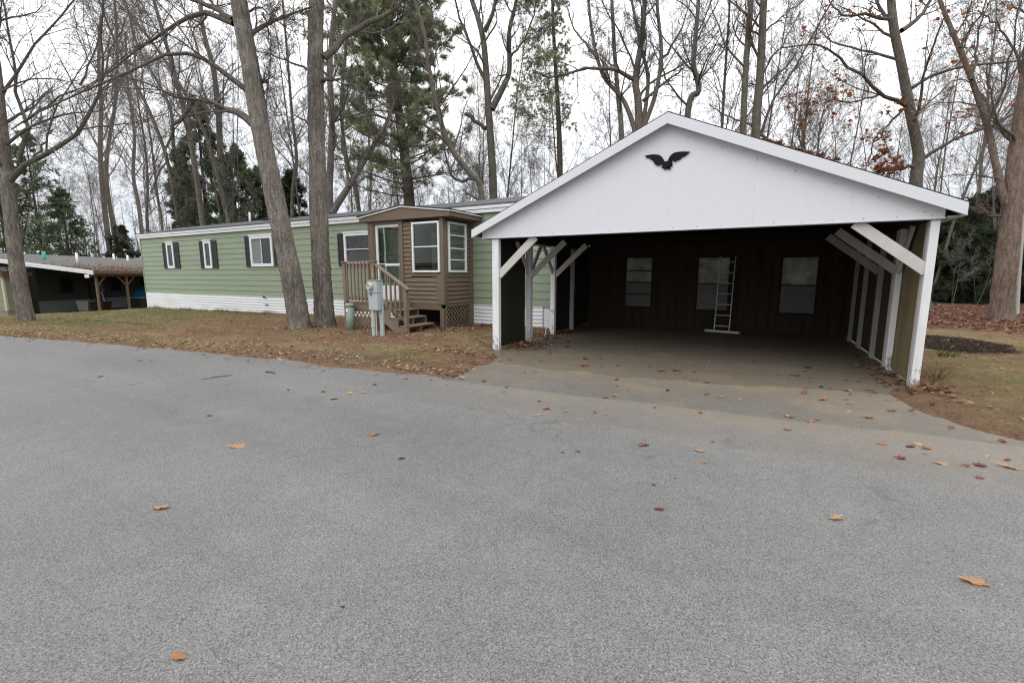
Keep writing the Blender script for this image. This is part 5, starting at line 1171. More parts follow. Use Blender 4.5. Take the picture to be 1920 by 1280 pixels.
# ---- neighbour's place, down the slope on the left
def cw(lx, ly, z=0.0): return rt*lx+fh*ly+np.array([0, 0, z])
O_ = cw(-29.0, 32.0, -1.1)
nb = thing('neighbour_house', 'low cream sided home with leaf strewn carport roof, beyond the left lawn', 'house', O_, YAW)
Wn = wmat(nb); Wi = Wn.inverted()
class LMB(MB):
    """mesh written in the neighbour's own frame: x right, y away, z up from its ground"""
    def build(s, *a, **k):
        s.v = [tuple(Wn @ Vector(p)) for p in s.v]; return MB.build(s, *a, **k)
GZ = 0.0; ez = 2.86     # eave height over its ground
ridge_x, ridge_z = -10.6, ez+1.38
mb = LMB(); mb.prism([(0.35, ez), (ridge_x, ridge_z), (-21.5, ez), (-21.5, ez+0.06), (ridge_x, ridge_z+0.07), (0.35, ez+0.06)], 'y', -0.5, 19); nroof = mb.build('roof', M['dark_shingle'], nb)
nroof.data.materials[0] = mk('faded_shingle', (0.10, 0.096, 0.092), 0.95, 0.2, 4, 40, 0.4)
mb = LMB(); mb.prism([(0.38, ez+0.065), (ridge_x, ridge_z+0.075), (ridge_x, ridge_z-0.06), (0.38, ez-0.07)], 'y', -0.56, -0.52); mb.prism([(0.38, ez-0.072), (ridge_x, ridge_z-0.062), (ridge_x, ridge_z-0.2), (0.0, ez-0.22), (-0.02, ez-0.46), (-0.28, ez-0.46), (-0.28, ez-0.2), (0.38, ez-0.2)][:4] if False else [(0.38, ez-0.072), (ridge_x, ridge_z-0.062), (ridge_x, ridge_z-0.2), (0.38, ez-0.21)], 'y', -0.54, -0.52); mb.box(-0.25, 0.05, -0.54, -0.515, ez-0.42, ez-0.2); mb.build('rake_board', M['white_trim'], nb)
mb = LMB(); mb.box(0.36, 0.42, -0.5, 19, ez-0.16, ez+0.05); mb.build('gutter', M['old_post'], nb)
mb = LMB(); mb.box(0.0, 0.12, -0.45, 19, ez-0.34, ez-0.17); mb.build('eave_beam', M['old_post'], nb)
for i, y in enumerate((0.0, 2.5, 5.0, 7.5, 10.0, 12.5)):
    mb = LMB(); mb.box(-0.05, 0.08, y-0.065, y+0.065, -0.3, ez-0.35); mb.build('post', M['old_post'], nb, 0.01)
    mb = LMB(); mb.beam((0.02, y+0.1, ez-0.95), (0.02, y+0.72, ez-0.36), 0.06, 0.08, (1, 0, 0))
    if i: mb.beam((0.02, y-0.1, ez-0.95), (0.02, y-0.72, ez-0.36), 0.06, 0.08, (1, 0, 0))
    mb.build('brace', M['old_post'], nb)
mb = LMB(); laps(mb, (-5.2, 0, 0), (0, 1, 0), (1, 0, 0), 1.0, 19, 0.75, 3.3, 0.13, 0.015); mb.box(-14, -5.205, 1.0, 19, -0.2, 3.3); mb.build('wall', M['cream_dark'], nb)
mb = LMB(); mb.box(-5.25, -5.17, 0.98, 19, -0.3, 0.74); mb.build('skirting', mk('grey_skirt', (0.2, 0.21, 0.22), 0.6, 0.1), nb)
for y in (2.6, 7.0, 10.3, 13.5):
    mb = LMB(); mb.box(-5.18, -5.12, y, y+1.1, 1.2, 2.45); wn = mb.build('window', M['shutter'], nb)
    mb = LMB(); mb.box(-5.119, -5.11, y+0.1, y+1.0, 1.3, 2.35); mb.build('pane', M['black'], wn)
mb = LMB(); mb.box(-5.18, -5.1, 5.0, 5.9, 0.3, 2.3); mb.build('door', M['shutter'], nb)
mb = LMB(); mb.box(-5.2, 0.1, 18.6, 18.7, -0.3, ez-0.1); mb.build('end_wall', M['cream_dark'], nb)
# bump-out room at the front left with its own little roof
mb = LMB(); laps(mb, (0, -2.2, 0), (1, 0, 0), (0, -1, 0), -13, -4.05, 0.3, 2.75, 0.15, 0.035); laps(mb, (-4.05, 0, 0), (0, 1, 0), (1, 0, 0), -2.2, -0.9, 0.3, 2.75, 0.15, 0.035); mb.box(-13, -4.06, -2.19, -0.9, -0.2, 2.75); mb.build('front_room', M['cream'], nb)
mb = LMB(); mb.box(-4.13, -4.0, -2.26, -2.13, 0.3, 2.75); mb.build('corner_trim', mk('cream_trim', (0.45, 0.44, 0.34), 0.6, 0.05), nb)
mb = LMB(); mb.prism([(-2.45, 2.78), (-0.6, 3.115), (-0.6, 3.175), (-2.45, 2.84)], 'x', -13, -3.7); nr2 = mb.build('front_room_roof', M['dark_shingle'], nb)
mb = LMB(); mb.box(-13, -3.68, -2.5, -2.455, 2.62, 2.82); mb.box(-3.69, -3.64, -2.45, -0.7, 2.60, 2.8); mb.build('front_room_gutter', mk('red_brown_gutter', (0.09, 0.04, 0.035), 0.6, 0.1), nb)
mb = LMB(); mb.cyl((-6.4, 3.0, ez+0.5), (-6.4, 3.0, ez+1.55), 0.11, k=12); mb.build('vent_pipe', M['teal'], nroof, smooth=True)
for (x, y, h) in ((-4.5, 3.6, 1.45), (-8.9, 12.0, 1.75), (-8.0, 12.5, 1.65)): mb = LMB(); mb.cyl((x, y, ez+0.4), (x, y, ez+h), 0.08, k=10); mb.build('vent_pipe', M['white_trim'], nroof, smooth=True)
# leaves lying on that roof
n = 3200; lx = 0.35-np.abs(rng.normal(size=n))*2.0; ly = rng.uniform(-0.45, 16, n); lz = ez+0.062+(ridge_z-ez)*((0.35-lx)/(0.35-ridge_x))
q = np.array([Wn @ Vector(p) for p in zip(lx, ly, lz)]); o = scatter_leaves('leaf_litter', q, 0.13, [(0.2, 0.09, 0.04), (0.13, 0.065, 0.035), (0.28, 0.15, 0.07)], nb, True, 7, 'maple', 0.2); o['kind'] = 'stuff'
n = 500; lx = rng.uniform(-9, -3.8, n); ly = rng.uniform(-2.4, -0.65, n); lz = 2.845+(ly+2.45)*0.181
q = np.array([Wn @ Vector(p) for p in zip(lx, ly, lz)]); o = scatter_leaves('leaf_litter', q, 0.13, [(0.12, 0.045, 0.03), (0.1, 0.05, 0.03)], nb, True, 7, 'maple', 0.2); o['kind'] = 'stuff'
# things kept under the neighbour's carport
def L(x, y, z=0.0): return tuple(Wn @ Vector((x, y, z)))
def lthing(name, label, cat, x, y): return thing(name, label, cat, L(x, y, 0), YAW)
t = lthing('bucket', 'pale square bucket standing in the dark under the neighbour carport', 'bucket', -2.6, 1.8)
mb = LMB(); mb.prism([(-2.95, 0.0), (-2.25, 0.0), (-2.15, 0.72), (-3.05, 0.72)], 'y', 1.5, 2.1); mb.build('body', M['bucket'], t, 0.02)
mb = LMB(); mb.box(-3.08, -2.12, 1.46, 2.14, 0.72, 0.77); mb.build('rim', M['bucket'], t, 0.01)
t = lthing('storage_tub', 'dark red storage tub beside the pale bucket under the neighbour carport', 'storage tub', -1.7, 2.0)
mb = LMB(); mb.prism([(-2.05, 0.0), (-1.2, 0.0), (-1.1, 0.6), (-2.1, 0.6)], 'y', 1.6, 2.3); mb.build('body', M['red'], t, 0.02)
mb = LMB(); mb.box(-2.14, -1.06, 1.56, 2.34, 0.6, 0.66); mb.build('lid', M['red'], t, 0.01)
t = lthing('snow_shovel', 'grey snow shovel leaning upright in the dark behind the red tub', 'shovel', -2.4, 3.0)
mb = LMB(); mb.beam((-2.5, 3.1, 1.35), (-1.9, 2.7, 0.1), 0.05, 0.05); mb.build('handle', M['alu'], t)
mb = LMB(); mb.beam((-2.85, 3.2, 2.2), (-2.45, 3.08, 1.25), 0.04, 0.55, (0, 1, 0)); mb.build('blade', M['screen'], t, 0.01)
t = lthing('rubbish_bin', 'black rubbish bin with a pale lid edge under the neighbour carport', 'bin', -0.95, 4.6)
mb = LMB(); mb.prism([(-1.4, 0.0), (-0.5, 0.0), (-0.4, 0.80), (-1.5, 0.80)], 'y', 4.2, 4.95); mb.build('body', M['shutter'], t, 0.03)
mb = LMB(); mb.box(-1.53, -0.37, 4.15, 5.0, 0.805, 0.86); mb.build('lid', M['screen_light'], t, 0.02)
# blue tarp heaped beside the bin
t = lthing('blue_tarp', 'crumpled blue tarp heaped behind the black bin by the green home', 'tarp', -0.7, 5.7)
g = 34; uu, vv = np.meshgrid(np.linspace(-1, 1, g), np.linspace(-1, 1, g)); hh = (1.55-0.6*(uu**2*0.5+vv**2*0.7))*sstep(1.02, 0.75, np.maximum(np.abs(uu), np.abs(vv)))+(fbm(uu*3+5, vv*3+2)-0.5)*0.5
Vt = np.stack([-1.15+uu*0.95, 5.75+vv*0.7, np.maximum(0.02, hh)], -1).reshape(-1, 3); Vt = np.array([Wn @ Vector(p) for p in Vt]); ii = np.arange(g*g).reshape(g, g)
np_mesh('sheet', Vt, np.stack([ii[:-1, :-1].ravel(), ii[:-1, 1:].ravel(), ii[1:, 1:].ravel(), ii[1:, :-1].ravel()], 1), M['tarp'], t, False)
# concrete path pieces before the steps
for i, (quad, lab) in enumerate((([(793, 630), (822, 618), (868, 622), (842, 637)], 'worn brown stepping slab lying right below the porch steps'), ([(852, 640), (872, 632), (926, 628), (926, 637)], 'half buried tan stepping slab lying nearest the left carport post'))):
    p = [gz(*q) for q in quad]; mb = MB(); mb.v = [(a[0], a[1], 0.045) for a in p]+[(a[0], a[1], 0.0) for a in p]; mb.f = [(0, 1, 2, 3), (7, 6, 5, 4)]+[(j, j+4, (j+1) % 4+4, (j+1) % 4) for j in range(4)]
    t = thing('stepping_slab', lab, 'paving slab', (sum(a[0] for a in p)/4, sum(a[1] for a in p)/4, 0)); mb.build('slab', M['slab'], t, 0.012)


# ------------------------------------------------------------------ grass, leaf litter, fallen leaves
def inside_build(x, y):
    return ((x > -28.2) & (x < -4.95) & (y > 11.8)) | ((x > -10.6) & (x < -7.85) & (y > 10.35)) | ((x > -10.2) & (x < -8.1) & (y > 9.05) & (y < 10.4))
def in_view(x, y): 
    f_ = -math.sin(YAW)*x+math.cos(YAW)*y; r_ = math.cos(YAW)*x+math.sin(YAW)*y
    return (f_ > 1) & (np.abs(r_) < f_*1.22+0.5)
n = 230000
x = np.concatenate([rng.uniform(-27.5, -3.5, int(n*0.68)), rng.uniform(1.3, 9, n-int(n*0.68))]); y = np.concatenate([rng.uniform(3.4, 12, int(n*0.68)), rng.uniform(4.5, 19, n-int(n*0.68))])
d = dunion(x, y); col = lawn_col(x, y); grn = np.clip((col[:, 1]/col[:, 0]-0.70)*2.2, 0.05, 1)
k_ = (d > 0.03) & ~inside_build(x, y) & in_view(x, y) & (rng.random(n) < grn)
x, y, col = x[k_], y[k_], col[k_]; n = len(x)
z = lawn_h(x, y); h = rng.uniform(0.02, 0.055, n)*(0.6+1.1*sstep(0.45, 0.7, fbm(x*3+2, y*3+8))); h[(np.abs(y-11.6) < 0.25) & (x < -8)] *= 2.2
a = rng.random(n)*6.28; w_ = rng.uniform(0.003, 0.006, n); tx = rng.normal(size=n)*0.025; ty = rng.normal(size=n)*0.025
P = np.stack([x, y, z-0.004], 1); S = np.stack([np.cos(a)*w_, np.sin(a)*w_, 0*a], 1)
V = np.stack([P-S, P+S, P+np.stack([tx, ty, h], 1)], 1).reshape(-1, 3)
gc = np.clip(col*rng.uniform(0.75, 1.5, (n, 1)), 0, 1); dry = rng.random(n) < 0.35; gc[dry] = np.array([0.24, 0.19, 0.10])*rng.uniform(0.7, 1.2, (dry.sum(), 1))
o = np_mesh('grass', V, np.arange(3*n).reshape(-1, 3), M['grass'], None, False, np.repeat(gc, 3, 0)); tag(o, 'short dormant straw and green grass on the lawns', 'grass', None, 'stuff')

BR = [(0.30, 0.18, 0.105), (0.36, 0.235, 0.145), (0.2, 0.11, 0.065), (0.42, 0.3, 0.2), (0.15, 0.085, 0.055), (0.28, 0.145, 0.085)]
RED = [(0.2, 0.085, 0.058), (0.16, 0.07, 0.048), (0.25, 0.12, 0.08), (0.12, 0.058, 0.042)]
def litter(name, label, x, y, size, cols, extra=0.004, curl=0.35, k=9):
    z = np.where(dunion(x, y) > 0.0, lawn_h(x, y), np.maximum(lawn_h(x, y), 0.01))+extra
    o = scatter_leaves(name, np.stack([x, y, z], 1), size, cols, None, True, k, 'maple', curl); tag(o, label, 'leaf litter', None, 'stuff'); return o
xs, ys = [], []
def cloud(n, fx_, fy_, p=None):
    x = fx_(n); y = fy_(n); kk = ~inside_build(x, y) & (dunion(x, y) > -0.25)
    if p is not None: kk &= rng.random(n) < p(x, y)
    xs.append(x[kk]); ys.append(y[kk])
U_ = lambda a, b_: (lambda n: rng.uniform(a, b_, n))
cloud(6500, U_(-26, -4), U_(3.5, 11.8), lambda x, y: 0.25+0.5*sstep(0.4, 0.6, fbm(x*0.7, y*0.7+50)))
x_ = rng.uniform(-18, -4, 1300); xs.append(x_); ys.append(yedge(x_)+np.abs(rng.normal(size=1300))*0.5+0.02+0.25*fbm(x_*1.5, x_*0+3))
cloud(900, U_(-9.5, -4.4), U_(8.0, 11.8), lambda x, y: 0.3+0.6*(fbm(x*1.3, y*1.3) > 0.5))
cloud(2200, U_(1.4, 8.5), U_(5.3, 17), lambda x, y: 0.2+0.5*sstep(0.45, 0.6, fbm(x*0.8+5, y*0.8)))
x = np.concatenate(xs); y = np.concatenate(ys); kk = in_view(x, y); litter('leaf_litter', 'small dry tan and brown leaves strewn over the lawn and its edge', x[kk], y[kk], 0.075, BR+[(0.42, 0.31, 0.21), (0.38, 0.26, 0.17)])
# dense reddish drifts: leaf bank under the oaks, carport corners, porch foot
n = 9000; x = rng.uniform(2.2, 13, n); y = rng.uniform(15, 30, n); q = y+0.35*(x-4.6)+(fbm(x*1.2, y*1.2)-0.5)*1.5; kk = rng.random(n) < sstep(16.3, 18.0, q); litter('leaf_drift', 'dense russet leaf bank beneath the oaks right of the carport', x[kk], y[kk], 0.16, RED+[(0.3, 0.17, 0.115), (0.34, 0.2, 0.14)], 0.01, 0.6)
def drift(cx, cy, sx, sy, n, label, cols=RED+BR[:3], size=0.10):
    n = int(n*0.8)
    x = cx+rng.normal(size=n)*sx; y = cy+rng.normal(size=n)*sy; kk = ~inside_build(x, y); litter('leaf_drift', label, x[kk], y[kk], size, cols, 0.008+0.02*0, 0.6)
drift(2.12, 8.0, 0.10, 0.42, 120, 'russet leaves banked outside the right front carport post', RED+BR)
drift(-4.35, 8.75, 0.25, 0.28, 190, 'dark red leaves heaped inside the left carport panel')
drift(-4.5, 10.4, 0.3, 0.35, 120, 'dull red leaves by the middle left carport post')
drift(-7.75, 9.95, 0.4, 0.22, 150, 'red leaves caught beneath the front of the porch')
drift(-7.2, 11.4, 0.3, 0.25, 90, 'red leaves lying against the porch lattice')
drift(-5.2, 7.3, 0.5, 0.22, 110, 'pinkish brown leaves on the dirt before the left carport post', BR)
drift(-11.1, 9.0, 0.12, 0.2, 40, 'red leaves caught between the paired maple trunks')
drift(-11.55, 8.35, 0.42, 0.32, 170, 'dry leaves gathered at the foot of the leaning lawn maple', BR)
drift(-11.45, 9.2, 0.42, 0.32, 140, 'dry leaves gathered at the foot of the straighter lawn maple', BR)
drift(-22.7, 5.9, 0.5, 0.4, 120, 'dry leaves gathered at the foot of the far left maple', BR)
drift(1.75, 9.0, 0.12, 0.8, 90, 'brown leaves gathered along the inside of the right carport wall')
n = 260; x = rng.uniform(-0.2, 0.75, n)+rng.normal(size=n)*0.1; yy = rng.uniform(7.9, 9.4, n); zz_ = np.array([zr(q) for q in x])+0.035+np.abs(rng.normal(size=n))*0.03*0
o = scatter_leaves('leaf_drift', np.stack([x, yy, zz_], 1), 0.14, RED, None, True, 9, 'maple', 0.8); tag(o, 'rusty leaves lodged on the right slope of the carport roof', 'leaf litter', None, 'stuff')
n = 60; x = rng.uniform(-4.4, 1.8, n); yy = 7.1+np.abs(rng.normal(size=n))*1.6; kk = yy < 13
litter('leaf_litter', 'little leaf scraps blown about the carport floor', x[kk], yy[kk], 0.06, BR+RED, 0.006, 0.3)
# dark mulch chips on the right lawn ring
n = 2200; r_ = np.sqrt(rng.random(n)); a = rng.random(n)*6.28; x = 3.7+r_*np.cos(a)*1.0; y = 13.5+r_*np.sin(a)*1.45
o = scatter_leaves('mulch', np.stack([x, y, lawn_h(x, y)+0.006], 1), 0.06, [(0.045, 0.03, 0.022), (0.08, 0.055, 0.04), (0.03, 0.022, 0.018)], None, True, 5, 'oval', 0.3); tag(o, 'ring of dark bark mulch on the right lawn', 'mulch', None, 'stuff')

# single leaves one can point to, each its own object
LC = {'tan': (0.43, 0.275, 0.16), 'pumpkin': (0.46, 0.25, 0.125), 'orange': (0.40, 0.185, 0.085), 'brown': (0.22, 0.105, 0.06), 'red': (0.22, 0.075, 0.06), 'yellow': (0.48, 0.33, 0.15), 'dark': (0.06, 0.04, 0.03), 'purple': (0.16, 0.05, 0.055), 'pale': (0.42, 0.3, 0.21)}
LM = {}
def leaf_mesh(kind, colname, var):
    key = (kind, colname, var)
    if key in LM: return LM[key]
    kx = 44 if kind != 'oval' else 20
    ol = leaf_outline(kx, kind); rings = [0.0, 0.35, 0.7, 1.0]; vs = [(0, 0)]; 
    for f_ in rings[1:]: vs += [tuple(p*f_) for p in ol]
    vs = np.array(vs)*0.5; n = len(vs)
    ph = rng.random()*6.28; cur = [0.28, 0.55, 0.85][var % 3]
    z = cur*((vs[:, 0]*math.cos(ph)+vs[:, 1]*math.sin(ph))**2)*1.5+0.10*np.abs(vs[:, 1])+0.03*np.sin(vs[:, 0]*22+ph)*np.abs(vs[:, 1])*2+(fbm(vs[:, 0]*4+var*7, vs[:, 1]*4+3)-0.5)*0.16
    V = np.column_stack([vs, z-z.min()]); Fq = [(0, 1+i, 1+(i+1) % kx) for i in range(kx)]
    Q4 = []
    for r_ in range(2):
        o0 = 1+r_*kx; o1 = o0+kx; Q4 += [(o0+i, o1+i, o1+(i+1) % kx, o0+(i+1) % kx) for i in range(kx)]
    # stem
    s0 = len(V); st = np.array([(-0.49, -0.008, V[0, 2]), (-0.49, 0.008, V[0, 2]), (-0.78, 0.05, 0.06), (-0.78, 0.062, 0.06)]); V = np.concatenate([V, st])
    me = bpy.data.meshes.new('fallen_leaf'); me.from_pydata(V.tolist(), [], [list(f) for f in Fq+Q4]+[[s0, s0+1, s0+3, s0+2]]); me.update()
    c = np.ones((len(V), 4), np.float32); base_c = np.array(LC[colname]); rad = np.sqrt((V[:, :2]**2).sum(1))*2; vein = np.exp(-np.abs(V[:, 1])*40)*0.3
    c[:, :3] = base_c[None]*(0.8+0.35*fbm(V[:, 0]*8+var, V[:, 1]*8)+vein)[:, None]*(1.05-0.25*np.clip(rad-0.6, 0, 1))[:, None]
    at = me.color_attributes.new('Col', 'FLOAT_COLOR', 'POINT'); at.data.foreach_set('color', np.clip(c, 0, 1).ravel()); me.materials.append(M['leaf'])
    for p in me.polygons: p.use_smooth = True
    LM[key] = me; return me
# (px, py, width px, colour, kind, curl, label or zone)
LV = [(1826, 1090, 35, 'pumpkin', 'oak', 0, 'largest tan orange oak leaf lying nearest the lower right corner'), (1567, 971, 30, 'tan', 'oak', 0, 'flat tan leaf on the asphalt, left of the lower right oak leaf'),
      (1236, 954, 20, 'red', 'oval', 2, 'small curled red brown leaf alone on the central asphalt'), (1207, 834, 27, 'brown', 'oak', 2, 'curled chestnut leaf with a dark underside on the mid asphalt'),
      (303, 952, 30, 'tan', 'oak', 1, 'tan folded leaf alone on the lower left asphalt'), (335, 1231, 24, 'orange', 'oval', 1, 'orange torn leaf at the bottom edge, lower left'),
      (445, 837, 32, 'tan', 'oak', 0, 'tan lobed leaf alone on the left asphalt'), (700, 815, 20, 'orange', 'maple', 1, 'bright orange leaf alone on the centre left asphalt'), (753, 859, 14, 'dark', 'oval', 2, 'dark curled leaf below the lone orange leaf, centre left'),
      (393, 779, 12, 'brown', 'oval', 2, 'tiny brown leaf above the lone tan lobed leaf'), (188, 706, 8, 'dark', 'oval', 2, 'tiny black leaf scrap on the far left asphalt'), (607, 734, 10, 'brown', 'maple', 2, 'rusty leaf left of the yellow one near the road edge'),
      (657, 737, 15, 'yellow', 'maple', 0, 'yellow leaf on the road below the meter box'), (683, 736, 15, 'tan', 'maple', 0, 'pale tan leaf right beside the yellow leaf'), (703, 721, 11, 'brown', 'maple', 2, 'brown leaf nearest the lawn edge above the tan one'), (627, 748, 13, 'dark', 'oval', 1, 'dark flat leaf below the yellow leaf'),
      (541, 731, 7, 'dark', 'oval', 1, None), (1055, 848, 9, 'red', 'oval', 2, 'small pinkish leaf left of the dark scrap, mid asphalt'), (1084, 846, 11, 'dark', 'oval', 2, 'dark scrap between the pink leaf and the chestnut leaf'), (1320, 866, 12, 'orange', 'maple', 1, 'little orange leaf low on the centre right asphalt'),
      (1310, 845, 20, 'tan', 'oak', 0, 'faded tan flat leaf above the little orange leaf'), (1336, 828, 9, 'brown', 'oval', 2, None), (1225, 908, 10, 'brown', 'maple', 0, None), (1266, 896, 6, 'dark', 'oval', 1, None), (643, 1137, 7, 'dark', 'oval', 1, 'dark speck of leaf on the lower centre left asphalt'),
      (1025, 766, 20, 'orange', 'maple', 1, 'orange leaf nearest the apron seam, left of centre'), (1007, 778, 19, 'tan', 'oak', 0, 'tan leaf just below the orange leaf at the apron'), (1012, 752, 10, 'red', 'maple', 2, None), (1060, 772, 15, 'tan', 'oak', 1, None), (1115, 773, 9, 'brown', 'maple', 2, None), (1134, 778, 13, 'orange', 'oak', 1, None),
      (1134, 745, 14, 'brown', 'maple', 2, 'brown standing leaf of the close pair on the apron seam'), (1153, 741, 16, 'orange', 'maple', 2, 'orange upright leaf of the close pair on the apron seam'), (1157, 722, 9, 'brown', 'maple', 1, None), (1155, 711, 10, 'dark', 'maple', 1, None), (949, 726, 9, 'brown', 'maple', 2, None), (944, 735, 10, 'orange', 'oak', 1, None),
      (907, 714, 14, 'brown', 'maple', 2, None), (864, 708, 17, 'pale', 'maple', 2, 'pale jagged leaf where the lawn meets the apron'), (984, 698, 6, 'brown', 'oval', 1, None), (1003, 694, 7, 'brown', 'oval', 1, None), (1014, 677, 10, 'brown', 'maple', 1, None), (1096, 685, 26, 'brown', 'oak', 1, None), (1157, 685, 9, 'dark', 'maple', 1, None), (1097, 672, 12, 'dark', 'maple', 1, None), (1062, 650, 12, 'dark', 'maple', 1, None),
      (1228, 764, 8, 'brown', 'maple', 2, None), (1252, 731, 10, 'dark', 'maple', 2, None), (1179, 733, 6, 'dark', 'oval', 1, None), (1299, 714, 11, 'orange', 'maple', 1, None), (1325, 716, 14, 'orange', 'maple', 0, None), (1325, 738, 14, 'brown', 'oak', 1, None), (1350, 743, 16, 'tan', 'oak', 0, None), (1390, 747, 15, 'tan', 'oak', 1, None), (1313, 774, 10, 'brown', 'maple', 2, 'brown half of the touching pair on the central apron'), (1304, 776, 10, 'tan', 'oak', 1, 'tan half of the touching pair on the central apron'),
      (1268, 694, 22, 'brown', 'oak', 1, None), (1302, 697, 9, 'brown', 'maple', 1, None), (1240, 695, 22, 'brown', 'oak', 1, None), (1284, 707, 8, 'brown', 'maple', 1, None), (1430, 763, 6, 'pale', 'oval', 1, None), (1480, 780, 19, 'yellow', 'maple', 2, 'yellowish jagged leaf with a raised tip on the right apron'), (1520, 790, 19, 'orange', 'oak', 1, None), (1533, 786, 9, 'purple', 'oval', 2, 'purple curled leaf on the seam of the right apron'), (1476, 805, 16, 'orange', 'maple', 1, None),
      (1508, 736, 20, 'brown', 'oak', 2, None), (1543, 748, 23, 'orange', 'oak', 1, None), (1540, 725, 8, 'dark', 'maple', 2, None), (1490, 703, 18, 'brown', 'oak', 1, None), (1514, 689, 17, 'dark', 'oak', 1, None), (1592, 732, 14, 'tan', 'maple', 1, None), (1587, 748, 7, 'brown', 'oval', 1, None), (1593, 756, 14, 'tan', 'oak', 0, None), (1592, 771, 12, 'pale', 'oak', 0, None), (1586, 712, 10, 'brown', 'maple', 1, None), (1664, 720, 15, 'brown', 'oak', 1, None), (1648, 717, 12, 'brown', 'oak', 1, None), (1630, 731, 14, 'brown', 'oak', 0, None),
      (1673, 769, 14, 'brown', 'maple', 1, None), (1628, 782, 17, 'brown', 'oak', 1, None), (1653, 832, 16, 'orange', 'oak', 0, 'clean orange leaf on the right asphalt, left of the overlapping pair'), (1707, 837, 16, 'purple', 'oval', 1, 'purplish leaf left of the overlapping orange pair'), (1721, 833, 16, 'yellow', 'maple', 1, 'yellow tan leaf of the overlapping pair, right asphalt'), (1738, 840, 21, 'orange', 'oak', 1, 'orange leaf of the overlapping pair, right asphalt'), (1689, 858, 17, 'red', 'maple', 1, 'reddish leaf below the purplish one, right asphalt'), (1734, 850, 8, 'yellow', 'oval', 0, None),
      (1765, 869, 20, 'tan', 'oak', 2, 'tan folded leaf left of the brown round leaf, far right'), (1810, 873, 14, 'brown', 'oval', 2, 'brown rounded leaf between the tan and pink ones, far right'), (1836, 872, 18, 'red', 'maple', 0, 'pinkish red flat leaf on the far right asphalt'), (1889, 862, 11, 'red', 'oval', 2, 'small dark red leaf above the big tan leaf at the right edge'), (1895, 876, 29, 'tan', 'oak', 1, 'big tan leaf at the right edge of the asphalt'), (1837, 895, 14, 'brown', 'oval', 2, 'brown curled leaf lowest of the far right cluster'), (1851, 855, 10, 'pale', 'oval', 1, None),
      (1880, 826, 11, 'brown', 'maple', 2, None), (263, 676, 9, 'brown', 'oak', 1, None), (283, 677, 9, 'tan', 'oak', 1, None), (294, 703, 9, 'tan', 'oak', 0, None), (384, 710, 15, 'tan', 'oak', 1, 'tan leaf at the foot of the thin stick, left asphalt'), (605, 695, 8, 'pale', 'oval', 1, None), (838, 722, 6, 'dark', 'oval', 1, None), (880, 722, 7, 'brown', 'oval', 1, None), (1508, 781, 5, 'pale', 'oval', 1, None), (1090, 795, 5, 'pale', 'oval', 1, 'white scrap on the asphalt below the apron seam')]
adj = {'pumpkin': 'orange', 'tan': 'tan', 'orange': 'orange', 'brown': 'dry brown', 'red': 'dull red', 'yellow': 'yellow', 'dark': 'dark shrivelled', 'purple': 'purple', 'pale': 'pale bleached'}
for i, (x, y, wp, cn, kd, vr, lab) in enumerate(LV):
    zz1 = 0.013; p = gz(x, y, zz1); onroad = p[1] < yedge(p[0])
    p = gz(x, y, 0.013 if onroad else 0.010); dist = np.linalg.norm(p-CAM); size = wp/F*dist*0.92
    o = bpy.data.objects.new('fallen_leaf', leaf_mesh(kd, cn, vr)); C.objects.link(o)
    hz = float(lawn_h(np.array([p[0]]), np.array([p[1]]))[0]); zl = max(0.013 if onroad else (0.008 if p[1] > 6.8 else 0.003), hz)
    o.location = (float(p[0]), float(p[1]), zl); s = size*random.uniform(0.95, 1.1); o.scale = (s, s, s*random.uniform(0.6, 0.9))
    o.rotation_euler = (random.gauss(0, 0.10), random.gauss(0, 0.10), (random.uniform(-0.7, 0.7) if i else -0.25)+YAW+(math.pi if random.random() < 0.5 else 0))
    if lab is None:
        zone = 'scattered on the open road' if onroad else ('blown onto the carport floor' if p[1] > 7.0 else 'scattered on the old driveway apron')
        lab2 = f'small {adj[cn]} leaf {zone}'; tag(o, lab2, 'leaf', f'{adj[cn]} leaves {zone}')
    else: tag(o, lab, 'leaf', 'fallen leaves told apart on the asphalt')
# two sticks on the road
for (a, b_, lab) in (((498, 697), (514, 701), 'short dark stick lying on the road near the lawn edge'), ((394, 708), (434, 703), 'long thin curved twig lying beside a tan leaf on the road')):
    p0 = gz(*a, 0.02); p1 = gz(*b_, 0.02); o = thing('stick', lab, 'stick', (p0+p1)/2-np.array([0, 0, 0.01]))
    P = resample([p0, (p0+p1)/2+np.array([0.02, 0.05, 0.0]), p1], 10); V, Fq = tubes(P[None], np.linspace(0.011 if a[0] > 450 else 0.006, 0.005, 10)[None], 6); np_mesh('wood', V, Fq, M['stick'], o, True)
# low weeds by the right post
def weed(px_, py_, n, h, label, cols, sp=0.05):
    f_ = gz(px_, py_, 0.03); t = thing('weed_plant', label, 'plant', (f_[0], f_[1], 0.03)); a = rng.random(n)*6.28; b0 = np.stack([f_[0]+rng.normal(size=n)*sp, f_[1]+rng.normal(size=n)*sp, np.full(n, 0.02)], 1)
    P = np.zeros((n, 5, 3)); P[:, 0] = b0; dd = np.stack([np.cos(a)*0.35, np.sin(a)*0.35, np.ones(n)], 1)
    for j in range(1, 5): dd = dd+np.stack([np.cos(a)*0.18, np.sin(a)*0.18, -0.05*np.ones(n)], 1); P[:, j] = P[:, j-1]+dd/np.linalg.norm(dd, axis=1, keepdims=True)*(h*rng.uniform(0.5, 1.1, n)/4)[:, None]
    V, Fq = tubes(P, np.linspace(0.004, 0.0012, 5)[None].repeat(n, 0), 3); np_mesh('stalks', V, Fq, M['grass'], t, False, np.repeat(pick(cols, n), 15, 0))
weed(1772, 668, 60, 0.2, 'small green weed tuft growing beside the mulch ring', [(0.10, 0.16, 0.04), (0.08, 0.13, 0.035)], 0.08)
